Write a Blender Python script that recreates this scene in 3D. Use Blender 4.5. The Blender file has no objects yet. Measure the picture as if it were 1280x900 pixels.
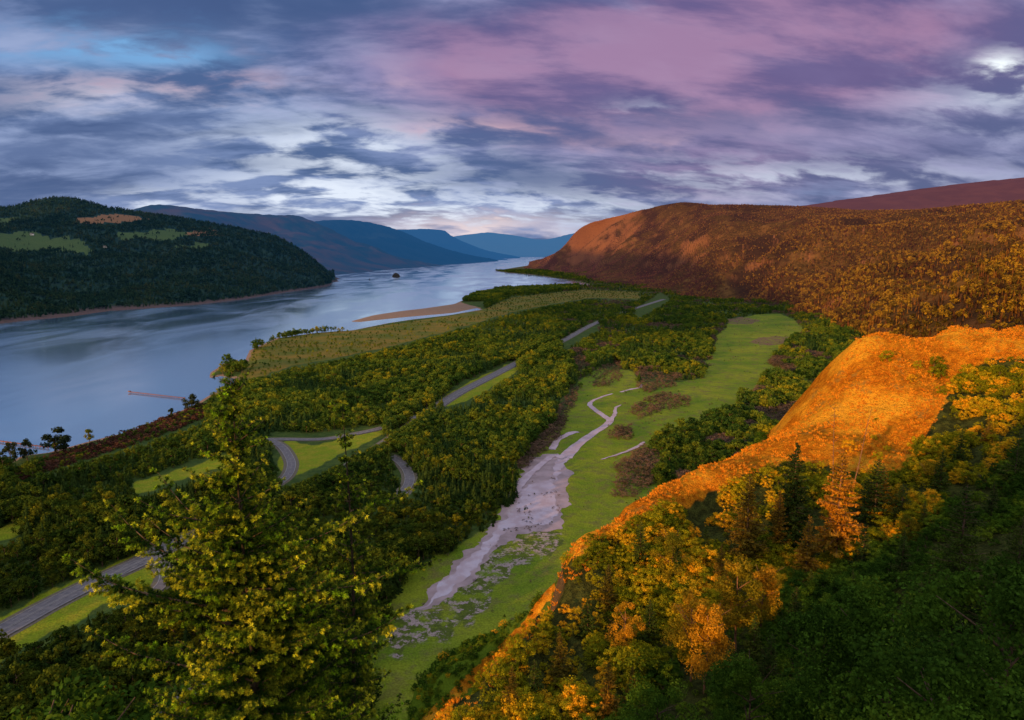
import bpy, math, random
import numpy as np
from mathutils import Vector

random.seed(7); RNG = np.random.default_rng(7)
SC = bpy.context.scene
COL = SC.collection
PROTO = bpy.data.collections.new('tree_kinds')      # sources of the woodland instances
CAMZ = 220.0; F = 900.0; PIT = math.radians(8.84)
CP, SP = math.cos(PIT), math.sin(PIT)

# ------------------------------------------------------------------ survey helpers
def ray(px, py):
    cx = (px-640)/F; cy = (450-py)/F
    return np.array([cx, CP+cy*SP, -SP+cy*CP])
def at(px, py, Y):
    d = ray(px, py); t = Y/d[1]
    return np.array([d[0]*t, Y, CAMZ+d[2]*t])
def gnd(px, py, z=0.0):
    d = ray(px, py); t = (z-CAMZ)/d[2]
    return np.array([d[0]*t, d[1]*t, z])
def proj(P):
    P = np.atleast_2d(P).astype(float)
    x = P[:, 0]; y = P[:, 1]; z = P[:, 2]-CAMZ
    fw = y*CP - z*SP; up = y*SP + z*CP
    fw = np.where(fw < 1e-3, 1e-3, fw)
    return np.stack([640+F*x/fw, 450-F*up/fw], 1)
def inpoly(pts, poly):
    poly = np.asarray(poly, float); x = pts[:, 0]; y = pts[:, 1]
    r = np.zeros(len(pts), bool); j = len(poly)-1
    for i in range(len(poly)):
        xi, yi = poly[i]; xj, yj = poly[j]
        c = ((yi > y) != (yj > y))
        with np.errstate(divide='ignore', invalid='ignore'):
            r ^= c & (x < (xj-xi)*(y-yi)/(yj-yi if yj != yi else 1e-9)+xi)
        j = i
    return r
def segdist(pts, line):
    d = np.full(len(pts), 1e9)
    line = np.asarray(line, float)
    for a, b in zip(line[:-1], line[1:]):
        ab = b-a; L = (ab*ab).sum()+1e-9
        t = np.clip(((pts-a)@ab)/L, 0, 1)
        q = a+t[:, None]*ab
        d = np.minimum(d, np.hypot(*(pts-q).T))
    return d
_perm = RNG.random((256, 256))
def vnoise(x, y):
    xi = np.floor(x).astype(int); yi = np.floor(y).astype(int)
    fx = x-xi; fy = y-yi; fx = fx*fx*(3-2*fx); fy = fy*fy*(3-2*fy)
    g = lambda a, b: _perm[a & 255, b & 255]
    return (g(xi, yi)*(1-fx)+g(xi+1, yi)*fx)*(1-fy)+(g(xi, yi+1)*(1-fx)+g(xi+1, yi+1)*fx)*fy
def fbm(x, y, o=4):
    s = 0; a = .5; t = 0
    for k in range(o):
        s = s+a*vnoise(x*2**k+17.3*k, y*2**k+5.1*k); t += a; a *= .5
    return s/t-.5
def crom(P, n):
    P = np.asarray(P, float); m = len(P)
    t = np.linspace(0, m-1, n); i = np.clip(t.astype(int), 0, m-2); f = (t-i)[:, None]
    p0 = P[np.maximum(i-1, 0)]; p1 = P[i]; p2 = P[i+1]; p3 = P[np.minimum(i+2, m-1)]
    return .5*((2*p1)+(-p0+p2)*f+(2*p0-5*p1+4*p2-p3)*f**2+(-p0+3*p1-3*p2+p3)*f**3)

# ------------------------------------------------------------------ mesh helpers
def mesh(name, V, Fc, mats=(), midx=None, smooth=False):
    V = np.asarray(V, np.float32); Fc = np.asarray(Fc, np.int32)
    me = bpy.data.meshes.new(name)
    k = Fc.shape[1]
    me.vertices.add(len(V)); me.vertices.foreach_set('co', V.ravel())
    me.loops.add(Fc.size); me.loops.foreach_set('vertex_index', Fc.ravel())
    me.polygons.add(len(Fc))
    me.polygons.foreach_set('loop_start', np.arange(0, Fc.size, k, dtype=np.int32))
    me.polygons.foreach_set('loop_total', np.full(len(Fc), k, np.int32))
    for m in mats: me.materials.append(m)
    if midx is not None: me.polygons.foreach_set('material_index', np.asarray(midx, np.int32))
    me.update(calc_edges=True); me.validate()
    if smooth: me.polygons.foreach_set('use_smooth', np.ones(len(me.polygons), bool))
    return me
def link(name, me, parent=None, loc=None, col=None):
    o = bpy.data.objects.new(name, me); (col or COL).objects.link(o)
    if parent: o.parent = parent
    if loc is not None: o.location = loc
    return o
def tag(o, label=None, cat=None, group=None, kind=None):
    if label: o['label'] = label
    if cat: o['category'] = cat
    if group: o['group'] = group
    if kind: o['kind'] = kind
    return o
def thing(name, loc, label, cat, group=None):
    o = bpy.data.objects.new(name, None); COL.objects.link(o); o.location = loc
    o.empty_display_size = .5
    return tag(o, label, cat, group)
def gridfaces(n, m):
    i = np.arange(n-1)[:, None]*m+np.arange(m-1)[None]
    i = i.ravel()
    return np.stack([i, i+1, i+m+1, i+m], 1)
def attr(me, name, vals):
    a = me.attributes.new(name, 'FLOAT', 'POINT'); a.data.foreach_set('value', np.asarray(vals, np.float32))
def tube(P, R, k=6, cap=True):
    P = np.asarray(P, float); R = np.asarray(R, float); n = len(P)
    T = np.gradient(P, axis=0); T /= np.linalg.norm(T, axis=1)[:, None]+1e-9
    a = np.where(np.abs(T[:, 2:3]) > .9, np.array([[1., 0, 0]]), np.array([[0, 0, 1.]]))
    U = np.cross(T, a); U /= np.linalg.norm(U, axis=1)[:, None]; W = np.cross(T, U)
    th = np.arange(k)*2*np.pi/k
    V = P[:, None]+R[:, None, None]*(np.cos(th)[None, :, None]*U[:, None]+np.sin(th)[None, :, None]*W[:, None])
    V = V.reshape(-1, 3); Fc = []
    for i in range(n-1):
        for j in range(k):
            Fc.append((i*k+j, i*k+(j+1) % k, (i+1)*k+(j+1) % k, (i+1)*k+j))
    return V, np.array(Fc)
def join(parts):
    V = []; Fc = []; o = 0
    for v, f in parts:
        V.append(v); Fc.append(np.asarray(f)+o); o += len(v)
    return np.concatenate(V), np.concatenate(Fc)
def box(c, s, rz=0.0):
    x, y, z = s[0]/2, s[1]/2, s[2]/2
    v = np.array([[-x,-y,-z],[x,-y,-z],[x,y,-z],[-x,y,-z],[-x,-y,z],[x,-y,z],[x,y,z],[-x,y,z]])
    cz, sz = math.cos(rz), math.sin(rz)
    v = v@np.array([[cz, sz, 0], [-sz, cz, 0], [0, 0, 1]])+np.array(c)
    f = np.array([[0,3,2,1],[4,5,6,7],[0,1,5,4],[1,2,6,5],[2,3,7,6],[3,0,4,7]])
    return v, f

# ------------------------------------------------------------------ materials
class NT:
    def __init__(s, tree): s.t = tree; s.n = tree.nodes; s.l = tree.links
    def new(s, typ, **kw):
        n = s.n.new(typ)
        for k, v in kw.items():
            if k == 'inp':
                for a, b in v.items():
                    if isinstance(b, bpy.types.NodeSocket): s.l.new(b, n.inputs[a])
                    else: n.inputs[a].default_value = b
            else: setattr(n, k, v)
        return n
    def math(s, op, a, b=0.0, c=None, clamp=False):
        n = s.n.new('ShaderNodeMath'); n.operation = op; n.use_clamp = clamp
        for i, v in enumerate((a, b, c)):
            if v is None: continue
            if isinstance(v, bpy.types.NodeSocket): s.l.new(v, n.inputs[i])
            else: n.inputs[i].default_value = v
        return n.outputs[0]
    def mix(s, f, a, b, blend='MIX'):
        n = s.n.new('ShaderNodeMix'); n.data_type = 'RGBA'; n.blend_type = blend
        for k, v in ((0, f), (6, a), (7, b)):
            if isinstance(v, bpy.types.NodeSocket): s.l.new(v, n.inputs[k])
            else: n.inputs[k].default_value = v if k == 0 else (*v, 1) if len(v) == 3 else v
        return n.outputs[2]
    def noise(s, vec, scale, detail=3, rough=.55, dist=0.0):
        n = s.n.new('ShaderNodeTexNoise'); n.inputs['Scale'].default_value = scale
        n.inputs['Detail'].default_value = detail; n.inputs['Roughness'].default_value = rough
        n.inputs['Distortion'].default_value = dist
        if vec is not None: s.l.new(vec, n.inputs['Vector'])
        return n.outputs['Fac']
    def smooth(s, v, a, b, lo=0.0, hi=1.0):
        n = s.n.new('ShaderNodeMapRange'); n.interpolation_type = 'SMOOTHSTEP'
        s.l.new(v, n.inputs[0])
        for i, q in ((1, a), (2, b), (3, lo), (4, hi)): n.inputs[i].default_value = q
        return n.outputs[0]
def newmat(name):
    m = bpy.data.materials.new(name); m.use_nodes = True; m.node_tree.nodes.clear()
    return m, NT(m.node_tree)
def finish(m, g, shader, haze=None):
    """haze = (rgb, start, length, maximum): airlight painted in as emission, growing along the gorge"""
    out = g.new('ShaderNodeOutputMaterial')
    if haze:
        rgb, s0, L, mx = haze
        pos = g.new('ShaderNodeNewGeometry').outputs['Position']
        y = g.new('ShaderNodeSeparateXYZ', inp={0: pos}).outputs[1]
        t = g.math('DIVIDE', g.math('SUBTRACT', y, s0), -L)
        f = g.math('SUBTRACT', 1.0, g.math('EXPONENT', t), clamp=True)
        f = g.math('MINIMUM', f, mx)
        em = g.new('ShaderNodeEmission', inp={'Color': (*rgb, 1), 'Strength': 1.0})  # surface glow that stands in for haze
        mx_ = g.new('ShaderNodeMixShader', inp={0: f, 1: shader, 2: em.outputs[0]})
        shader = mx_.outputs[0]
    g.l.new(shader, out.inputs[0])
    return m
HAZE_BLUE = (.010, .050, .125); HAZE_VIOLET = (.085, .030, .045)  # glow colours of the painted haze
def foliage(name, dark, mid, gold, g0=.5, g1=.7, sc=.006, transl=.25, haze=None, fine=1.2, rnd=.35):
    m, g = newmat(name)
    pos = g.new('ShaderNodeNewGeometry').outputs['Position']
    rn = g.new('ShaderNodeObjectInfo').outputs['Random']
    n1 = g.noise(pos, sc, 3)
    a = g.math('ADD', n1, g.math('MULTIPLY', g.math('SUBTRACT', rn, .5), rnd))
    c = g.mix(g.smooth(a, .3, .6), dark, mid)
    c = g.mix(g.smooth(a, g0, g1), c, gold)
    n2 = g.noise(pos, fine, 2)
    br = g.smooth(n2, .3, .7, .55, 1.4)
    if name.startswith('valley'):      # leaf colour darkens towards the near end of the valley
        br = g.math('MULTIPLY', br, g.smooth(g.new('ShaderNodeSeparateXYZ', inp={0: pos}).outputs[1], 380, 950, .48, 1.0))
    hs = g.new('ShaderNodeHueSaturation', inp={'Value': br, 'Color': c})
    c = hs.outputs[0]
    d = g.new('ShaderNodeBsdfDiffuse', inp={'Color': c})
    t = g.new('ShaderNodeBsdfTranslucent', inp={'Color': c})
    mx = g.new('ShaderNodeMixShader', inp={0: transl, 1: d.outputs[0], 2: t.outputs[0]})
    return finish(m, g, mx.outputs[0], haze)
def plain(name, c1, c2, scale=1.0, rough=.9, haze=None, bump=0.0, detail=4, lo=.35, hi=.65):
    m, g = newmat(name)
    pos = g.new('ShaderNodeNewGeometry').outputs['Position']
    n = g.noise(pos, scale, detail)
    c = g.mix(g.smooth(n, lo, hi), c1, c2)
    b = g.new('ShaderNodeBsdfPrincipled', inp={'Base Color': c, 'Roughness': rough, 'Specular IOR Level': .2})
    if bump:
        bn = g.new('ShaderNodeBump', inp={'Height': n, 'Strength': bump, 'Distance': 1.0})
        g.l.new(bn.outputs[0], b.inputs['Normal'])
    return finish(m, g, b.outputs[0], haze)

# ================================================================== camera, sun, sky
cam = bpy.data.cameras.new('camera'); cam.sensor_width = 36; cam.lens = 36*F/1280
cam.clip_end = 200000; cam.clip_start = .5
co = bpy.data.objects.new('camera', cam); COL.objects.link(co)
co.location = (0, 0, CAMZ); co.rotation_euler = (math.pi/2-PIT, 0, 0)
SC.camera = co
SUN_A, SUN_E = math.radians(42), math.radians(7.5)
sd = Vector((math.sin(SUN_A)*math.cos(SUN_E), math.cos(SUN_A)*math.cos(SUN_E), -math.sin(SUN_E)))
sl = bpy.data.lights.new('sun', 'SUN'); sl.energy = 5.0; sl.angle = math.radians(.6); sl.color = (1.0, .53, .16)
so = bpy.data.objects.new('sun', sl); COL.objects.link(so); so.rotation_euler = sd.to_track_quat('-Z', 'Y').to_euler()
so.location = (-300, -300, 400)

def build_world():
    w = bpy.data.worlds.new('World'); SC.world = w; w.use_nodes = True
    w.node_tree.nodes.clear(); g = NT(w.node_tree)
    co_ = g.new('ShaderNodeTexCoord').outputs['Generated']
    x, y, z = g.new('ShaderNodeSeparateXYZ', inp={0: co_}).outputs
    zc = g.math('MAXIMUM', z, 0.0)
    sky = g.new('ShaderNodeTexSky'); sky.sky_type = 'NISHITA'; sky.sun_disc = False
    sky.sun_elevation = SUN_E; sky.sun_rotation = math.pi+SUN_A
    skyc = g.mix(1.0, sky.outputs[0], (.10, .10, .10), 'MULTIPLY')
    den = g.math('ADD', zc, .27)
    u = g.math('DIVIDE', x, den); v = g.math('DIVIDE', g.math('ABSOLUTE', y), den)
    def dom(su, sv, off, shear=0.0):
        uu = g.math('MULTIPLY_ADD', u, su, g.math('MULTIPLY', v, shear))
        return g.new('ShaderNodeCombineXYZ', inp={0: uu, 1: g.math('MULTIPLY_ADD', v, sv, off), 2: off}).outputs[0]
    N1 = g.noise(dom(1.5, 3.4, 3.1, -.7), 1.0, 6, .60, .2)       # broad banks
    N2 = g.noise(dom(4.4, 6.4, 8.2, -1.7), 1.0, 6, .56, .25)       # fleecy streaks
    ym = g.math('MAXIMUM', y, .05)
    a = g.math('DIVIDE', x, ym); e = g.math('DIVIDE', z, ym)
    ae = g.new('ShaderNodeCombineXYZ', inp={0: g.math('MULTIPLY_ADD', N1, .16, g.math('SUBTRACT', a, .08)),
               1: g.math('ADD', e, g.math('MULTIPLY_ADD', N2, .09, -.045)), 2: 0.0}).outputs[0]
    def blob(px, py, rx, ry, p=1.0):
        d = ray(px, py); a0 = d[0]/d[1]; e0 = d[2]/d[1]
        k = (F/rx/1.7, F/ry/1.7)
        m_ = g.new('ShaderNodeVectorMath', operation='MULTIPLY_ADD', inp={0: ae, 1: (k[0], k[1], 0), 2: (-a0*k[0], -e0*k[1], 0)})
        t = g.new('ShaderNodeTexGradient', gradient_type='QUADRATIC_SPHERE'); g.l.new(m_.outputs[0], t.inputs[0])
        return g.math('MULTIPLY', t.outputs['Fac'], p*1.25)
    def total(*bs):
        r = bs[0]
        for b in bs[1:]: r = g.math('ADD', r, b)
        return r
    s1 = g.smooth(N1, .42, .58); s2 = g.smooth(N2, .38, .72)
    c = g.mix(s1, (.062, .115, .270), (.19, .265, .49))
    c = g.mix(g.math('MULTIPLY', s2, g.smooth(N1, .36, .6, .08, .60)), c, (.40, .48, .72))
    # the right half is more purple
    c = g.mix(g.smooth(a, -.05, .65, 0, .5), c, g.mix(s2, (.085, .080, .205), (.26, .225, .43)))
    # rosy underside of the high bank
    pk = total(blob(830, 70, 330, 100, 1.1), blob(700, 120, 240, 50, .5), blob(1100, 40, 330, 110, .6), blob(560, 45, 200, 60, .3),
               blob(900, 205, 330, 40, .35), blob(850, 235, 160, 24, .35))
    c = g.mix(g.math('MINIMUM', pk, .78), c, g.mix(g.smooth(N1, .40, .60), (.14, .085, .23), (.37, .175, .31)))
    # dark banks
    dk = total(blob(330, 8, 360, 48, 1.0), blob(120, 168, 280, 46, .75), blob(60, 225, 230, 36, .7), blob(840, 150, 330, 30, .5), blob(640, 215, 200, 26, .3), blob(480, 140, 120, 26, .25))
    c = g.mix(g.math('MULTIPLY', g.math('MINIMUM', dk, .95), g.smooth(N2, .70, .40, .45, 1.0)), c, (.050, .090, .225))
    # thin bright openings
    br = total(blob(420, 180, 160, 42, 1.0), blob(395, 235, 150, 26, 1.1), blob(540, 262, 230, 30, .8), blob(1000, 215, 300, 22, .5),
               blob(120, 110, 190, 28, .35), blob(190, 243, 70, 14, .8), blob(800, 130, 60, 16, .25), blob(1230, 120, 110, 50, .35), blob(720, 250, 200, 20, .4))
    c = g.mix(g.math('MULTIPLY', br, g.smooth(N2, .42, .60), clamp=True), c, (.72, .79, .92))
    ro = total(blob(230, 92, 130, 30, .8), blob(600, 152, 130, 16, .7), blob(500, 100, 90, 24, .3), blob(820, 175, 130, 16, .4), blob(60, 100, 120, 30, .3))
    c = g.mix(g.math('MULTIPLY', ro, s2, clamp=True), c, (.72, .44, .50))
    # blue gap on the left
    gp = g.math('MULTIPLY', total(blob(90, 62, 170, 26, 1.2), blob(200, 78, 90, 14, .8)), g.smooth(N2, .66, .40), clamp=True)
    c = g.mix(gp, c, g.mix(.8, skyc, (.17, .40, .76)))
    # glow along the far horizon, and the white break upper right
    c = g.mix(total(blob(600, 284, 160, 18, .7)), c, (.82, .66, .66))
    c = g.mix(g.math('MULTIPLY', total(blob(1248, 86, 36, 22, 1.8)), g.smooth(N2, .40, .58, .0, 1), clamp=True), c, (.90, .96, 1.0))
    c = g.mix(.06, c, skyc)
    c = g.mix(g.smooth(z, .42, .8), c, (.38, .45, .60))  # sky overhead, out of view, lightened as fill
    c = g.mix(g.smooth(y, .1, -.6), c, g.mix(s1, (.48, .49, .58), (1.1, .94, .80)))   # unseen sky behind the viewer, brightened as warm fill
    bg = g.new('ShaderNodeBackground', inp={'Color': c, 'Strength': 1.12})
    g.new('ShaderNodeOutputWorld', inp={0: bg.outputs[0]})
build_world(); SC.world.cycles.sampling_method = 'NONE'
SC.view_settings.view_transform = 'Standard'; SC.view_settings.look = 'None'; SC.view_settings.exposure = 0
SC.render.engine = 'CYCLES'
SC.cycles.max_bounces = 5; SC.cycles.diffuse_bounces = 2; SC.cycles.glossy_bounces = 2
SC.cycles.transmission_bounces = 2; SC.cycles.caustics_reflective = False; SC.cycles.use_denoising = True
SC.cycles.sample_clamp_indirect = 4

# ================================================================== water
def mat_river():
    m, g = newmat('river_water')
    pos = g.new('ShaderNodeNewGeometry').outputs['Position']
    mp = g.new('ShaderNodeMapping', inp={'Vector': pos, 'Scale': (.006, .0022, .006), 'Rotation': (0, 0, -.45)}).outputs[0]
    big = g.noise(mp, 1.0, 5, .6, .6)
    rip = g.noise(pos, .12, 4, .6)
    hgt = g.math('ADD', g.math('MULTIPLY', rip, .25), g.math('MULTIPLY', g.noise(pos, .6, 3), .06))
    bp = g.new('ShaderNodeBump', inp={'Height': hgt, 'Strength': .045, 'Distance': 1.0})
    rough = g.smooth(big, .35, .65, .10, .22)
    gl = g.new('ShaderNodeBsdfGlossy', inp={'Color': (.84, .95, 1, 1), 'Roughness': rough, 'Normal': bp.outputs[0]})
    df = g.new('ShaderNodeBsdfDiffuse', inp={'Color': (.13, .24, .38, 1)})
    lw = g.new('ShaderNodeFresnel', inp={'IOR': 1.36})
    f = g.math('ADD', g.math('MULTIPLY', lw.outputs[0], .75), g.smooth(big, .35, .65, .40, .46), clamp=True)
    mx = g.new('ShaderNodeMixShader', inp={0: f, 1: df.outputs[0], 2: gl.outputs[0]})
    return finish(m, g, mx.outputs[0])
M_river = mat_river()
v = np.array([[-60000, -8000, 0], [60000, -8000, 0], [60000, 90000, 0], [-60000, 90000, 0]])
tag(link('river', mesh('river', v, [[0, 1, 2, 3]], [M_river])), kind='structure')

# ================================================================== valley floor
BANKPX = [(-330, 660), (-120, 610), (0, 583), (28, 570), (60, 566), (110, 552), (160, 540), (200, 524), (240, 508), (262, 494),
          (291, 482), (294, 473), (276, 470), (262, 473), (263, 466), (284, 452), (297, 449), (302, 460), (312, 438), (345, 423), (395, 416), (440, 413),
          (484, 404), (517, 399), (561, 394), (601, 387), (596, 385), (568, 391), (500, 397), (450, 402.5), (437, 402),
          (467, 394), (500, 389), (534, 385), (568, 380), (577, 376), (595, 369), (618, 362), (660, 359), (722, 357),
          (738, 359), (745, 358), (722, 352), (702, 349), (669, 344), (635, 341), (618, 338.5), (640, 335), (665, 331), (684, 327)]
BW = [gnd(*p)[:2] for p in BANKPX]
BANK = [(-2500, -1500), (-1100, -200)]+[tuple(p) for p in BW]+[(9000, 14000), (16000, 9000), (16000, -3000), (-2500, -3000)]
th = np.radians(np.concatenate([np.linspace(-80, -42, 30), np.linspace(-41.6, 41.6, 460), np.linspace(42, 80, 30)]))
rr = np.concatenate([np.geomspace(120, 400, 30)[:-1], np.geomspace(400, 13000, 330)])
T_, R_ = np.meshgrid(th, rr, indexing='ij')
GX = (R_*np.sin(T_)).ravel(); GY = (R_*np.cos(T_)).ravel()
P2 = np.stack([GX, GY], 1)
ins = inpoly(P2, BANK); dd = segdist(P2, BANK+[BANK[0]])
sgn = np.where(ins, dd, -dd)
GZ = np.clip(sgn*.10+fbm(GX/40, GY/40)*1.2*np.clip(np.abs(sgn)/12, 0, 1), -4, 3.0)
GZ = np.where(sgn > 30, np.minimum(3.0, GZ+.5), GZ)
_w = np.stack([fbm(GX/26, GY/26, 4), fbm(GX/26+30, GY/26+7, 4)], 1)*26
PX = proj(np.stack([GX+_w[:, 0], GY+_w[:, 1]*1.6, GZ], 1))
# land-cover masks, surveyed as polygons
MEADOW = [(505, 716), (560, 692), (600, 664), (636, 622), (655, 575), (690, 540), (715, 505), (724, 478), (745, 460), (790, 462), (800, 478), (850, 478), (880, 470),
          (886, 445), (896, 420), (915, 400), (945, 393), (975, 392), (995, 400), (1005, 415), (990, 432), (1030, 470), (1050, 500), (960, 560), (820, 650), (700, 760), (560, 920), (430, 960), (470, 800)]
VERGES = [[(345, 552), (400, 553), (480, 536), (470, 548), (430, 566), (380, 592), (355, 600), (350, 575)],
          [(-60, 795), (0, 770), (60, 742), (120, 712), (180, 684), (240, 664), (262, 680), (200, 722), (130, 762), (40, 800), (-60, 840)],
          [(165, 606), (230, 583), (285, 566), (290, 580), (240, 596), (175, 616)],
          [(-40, 668), (40, 650), (60, 655), (0, 680), (-40, 690)],
          [(550, 500), (566, 488), (640, 452), (650, 462), (590, 500), (560, 508)]]
MARSH = [(300, 472), (312, 440), (345, 424), (395, 416), (440, 413), (561, 395), (601, 388), (640, 372), (730, 362), (800, 365), (800, 374), (740, 372),
         (690, 380), (640, 390), (560, 414), (500, 430), (430, 446), (360, 458), (330, 470)]
def pm(poly): return inpoly(PX, poly).astype(float)
def soft(mask):                                   # blur on the polar grid
    A = mask.reshape(T_.shape)
    for _ in range(2):
        A = (A+np.roll(A, 1, 0)+np.roll(A, -1, 0)+np.roll(A, 1, 1)+np.roll(A, -1, 1))/5
    return A.ravel()
meadow = soft(pm(MEADOW)); verge = soft(np.clip(sum(pm(p) for p in VERGES), 0, 1)); marsh = soft(pm(MARSH))
SAND = [(430, 405), (440, 399), (470, 392), (500, 387), (534, 383), (572, 376), (582, 380), (600, 384), (600, 388), (568, 392), (500, 400), (450, 405)]
sand = np.clip(soft(pm(SAND))+np.where((sgn > -4) & (sgn < 7), 1, 0), 0, 1)
EARTH = [[(935, 427), (950, 422), (975, 420), (1000, 421), (1020, 426), (1010, 431), (985, 430), (960, 432), (945, 430)], [(170, 506), (215, 500), (250, 492), (246, 505), (215, 512), (180, 520)],
         [(905, 400), (925, 396), (950, 400), (940, 405), (915, 406)]]
earth = soft(np.clip(sum(pm(p) for p in EARTH), 0, 1))
MUDS = [(470, 800), (510, 765), (560, 735), (610, 690), (640, 665), (700, 660), (690, 690), (640, 720), (600, 760), (560, 800), (510, 830)]
muds = soft(pm(MUDS))
def mat_ground():
    m, g = newmat('valley_ground')
    pos = g.new('ShaderNodeNewGeometry').outputs['Position']
    A = lambda n: g.new('ShaderNodeAttribute', attribute_name=n).outputs['Fac']
    n1 = g.noise(pos, .012, 6, .6); n2 = g.noise(pos, .09, 5, .65); n3 = g.noise(pos, .9, 3)
    def edge(a, k=.55): return g.smooth(g.math('ADD', a, g.math('MULTIPLY', g.math('SUBTRACT', n2, .5), k)), .35, .65)
    wood = g.mix(g.smooth(n2, .35, .65), (.040, .075, .018), (.075, .115, .022))
    gr = g.mix(g.smooth(n1, .35, .65), (.12, .20, .012), (.23, .27, .018))
    gr = g.mix(g.math('MULTIPLY', g.smooth(n2, .48, .66), .75), gr, (.15, .145, .04))
    gr = g.mix(g.math('MULTIPLY', g.smooth(g.noise(pos, .03, 5, .7), .55, .68), .5), gr, (.17, .13, .045))
    vg = g.mix(g.smooth(n2, .4, .65), (.20, .26, .012), (.28, .27, .02))
    mg = g.mix(g.smooth(n1, .35, .65), (.10, .13, .020), (.22, .155, .028))
    c = g.mix(edge(A('marsh')), wood, mg)
    c = g.mix(edge(A('verge'), .25), c, vg)
    c = g.mix(edge(A('meadow'), .3), c, gr)
    er = g.mix(n2, (.15, .08, .05), (.22, .14, .09))
    c = g.mix(g.math('MULTIPLY', edge(A('earth'), 1.6), g.smooth(n2, .35, .55)), c, er)
    n4 = g.noise(pos, .16, 5, .7)
    mud = g.mix(g.smooth(n4, .50, .56), (.09, .12, .02), (.36, .28, .27))
    c = g.mix(g.math('MULTIPLY', edge(A('muds'), .7), g.smooth(n2, .38, .55)), c, mud)
    c = g.mix(edge(A('sand'), .5), c, g.mix(n2, (.24, .15, .10), (.36, .24, .17)))
    hs = g.new('ShaderNodeHueSaturation', inp={'Value': g.smooth(n3, .3, .7, .75, 1.25), 'Color': c})
    bn = g.new('ShaderNodeBump', inp={'Height': g.math('ADD', n2, g.math('MULTIPLY', n3, .3)), 'Strength': .6, 'Distance': 2.0})
    b = g.new('ShaderNodeBsdfPrincipled', inp={'Base Color': hs.outputs[0], 'Roughness': .95, 'Specular IOR Level': .1, 'Normal': bn.outputs[0]})
    return finish(m, g, b.outputs[0], (HAZE_VIOLET, 2500, 16000, .6))
me = mesh('ground', np.stack([GX, GY, GZ], 1), gridfaces(len(th), len(rr)), [mat_ground()], smooth=True)
for n_, a_ in (('meadow', meadow), ('verge', verge), ('marsh', marsh), ('sand', sand), ('earth', earth), ('muds', muds)): attr(me, n_, a_)
tag(link('ground', me), kind='structure')

# ------------------------------------------------------------------ roads and stream as ribbons
M_asph = plain('asphalt', (.15, .14, .155), (.21, .19, .20), .25, .75, bump=.1)
M_line = plain('road_paint', (.34, .32, .31), (.45, .42, .4), .8, .7)
def ribbon(pts, w, z, n=80):
    C = crom([gnd(p[0], p[1], z) for p in pts], n)
    W = np.full(n, float(w)) if np.isscalar(w) else np.interp(np.linspace(0, 1, n), np.linspace(0, 1, len(w)), w)
    T = np.gradient(C, axis=0); T /= np.linalg.norm(T, axis=1)[:, None]
    N = np.stack([-T[:, 1], T[:, 0], np.zeros(n)], 1)
    V = np.concatenate([C+N*W[:, None]/2, C-N*W[:, None]/2]); i = np.arange(n-1)
    return V, np.stack([i+n, i+n+1, i+1, i], 1), C, N
def strip(C, N, off, w, z):
    n = len(C); A = C+N*(off+w/2); B = C+N*(off-w/2); V = np.concatenate([A, B]); V[:, 2] = z; i = np.arange(n-1)
    return V, np.stack([i+n, i+n+1, i+1, i], 1)
HWY = [(-90, 836), (0, 790), (60, 757), (120, 727), (175, 702), (240, 668), (300, 645), (370, 616), (440, 582), (500, 542), (535, 516), (572, 492), (605, 475), (640, 457),
       (672, 440), (705, 425), (740, 406), (780, 390), (830, 374)]
RZ = [0]
ROADS = [('highway', HWY, 16.0, (-7.4, -.6, .6, 7.4), (-4.5, 4.5)),
         ('highway_ramp', [(300, 552), (345, 549), (400, 549), (440, 543), (480, 534), (520, 520)], 9.0, (-4, 4), ()),
         ('ramp_curve', [(335, 548), (352, 558), (362, 572), (364, 584), (356, 598), (335, 612)], 9.0, (-4, 4), (0,)),
         ('slip_road', [(478, 568), (490, 571), (503, 580), (511, 592), (511, 604), (502, 618)], 9.5, (-4.3, 4.3), (0,)),
         ('loop_road', [(186, 745), (204, 728), (205, 712), (188, 702), (170, 704), (140, 722), (120, 740)], 8.0, (-3.4, 3.4), ()),
         ('old_road', [(330, 838), (280, 856), (235, 873), (190, 892), (120, 920)], 11.0, (), ())]
for nm, pts, w, solid, dash in ROADS:
    n = 160 if nm == 'highway' else 60
    RZ[0] += .05; V, Fc, C, N = ribbon(pts, w, 3.46+RZ[0], n)
    tag(link(nm, mesh(nm, V, Fc, [M_asph])), kind='structure')
    sh, fs, _, _ = ribbon(pts, w+6, 3.06+RZ[0], n)
    tag(link('road_shoulder', mesh('road_shoulder', sh, fs, [plain('gravel_shoulder', (.14, .12, .09), (.2, .17, .12), .6)])), kind='structure')
    parts = [strip(C, N, o_, .35, 3.80) for o_ in solid]
    for o_ in dash:
        V_, F_ = strip(C, N, o_, .3, 3.80); parts.append((V_, F_[::3]))
    if parts:
        V_, F_ = join(parts)
        tag(link('lane_marking', mesh('lane_marking', V_, F_, [M_line])), kind='structure')
def mat_stream():
    m, g = newmat('stream_water')
    pos = g.new('ShaderNodeNewGeometry').outputs['Position']
    n = g.noise(pos, .10, 5, .6); n2 = g.noise(pos, .5, 3)
    c = g.mix(g.smooth(n, .4, .62), (.48, .36, .38), (.62, .49, .50))
    bp = g.new('ShaderNodeBump', inp={'Height': n2, 'Strength': .12, 'Distance': .3})
    gl = g.new('ShaderNodeBsdfGlossy', inp={'Color': (.9, .85, .95, 1), 'Roughness': .22, 'Normal': bp.outputs[0]})
    df = g.new('ShaderNodeBsdfDiffuse', inp={'Color': c})
    mx = g.new('ShaderNodeMixShader', inp={0: g.smooth(n, .3, .7, .06, .30), 1: df.outputs[0], 2: gl.outputs[0]})
    return finish(m, g, mx.outputs[0])
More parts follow.
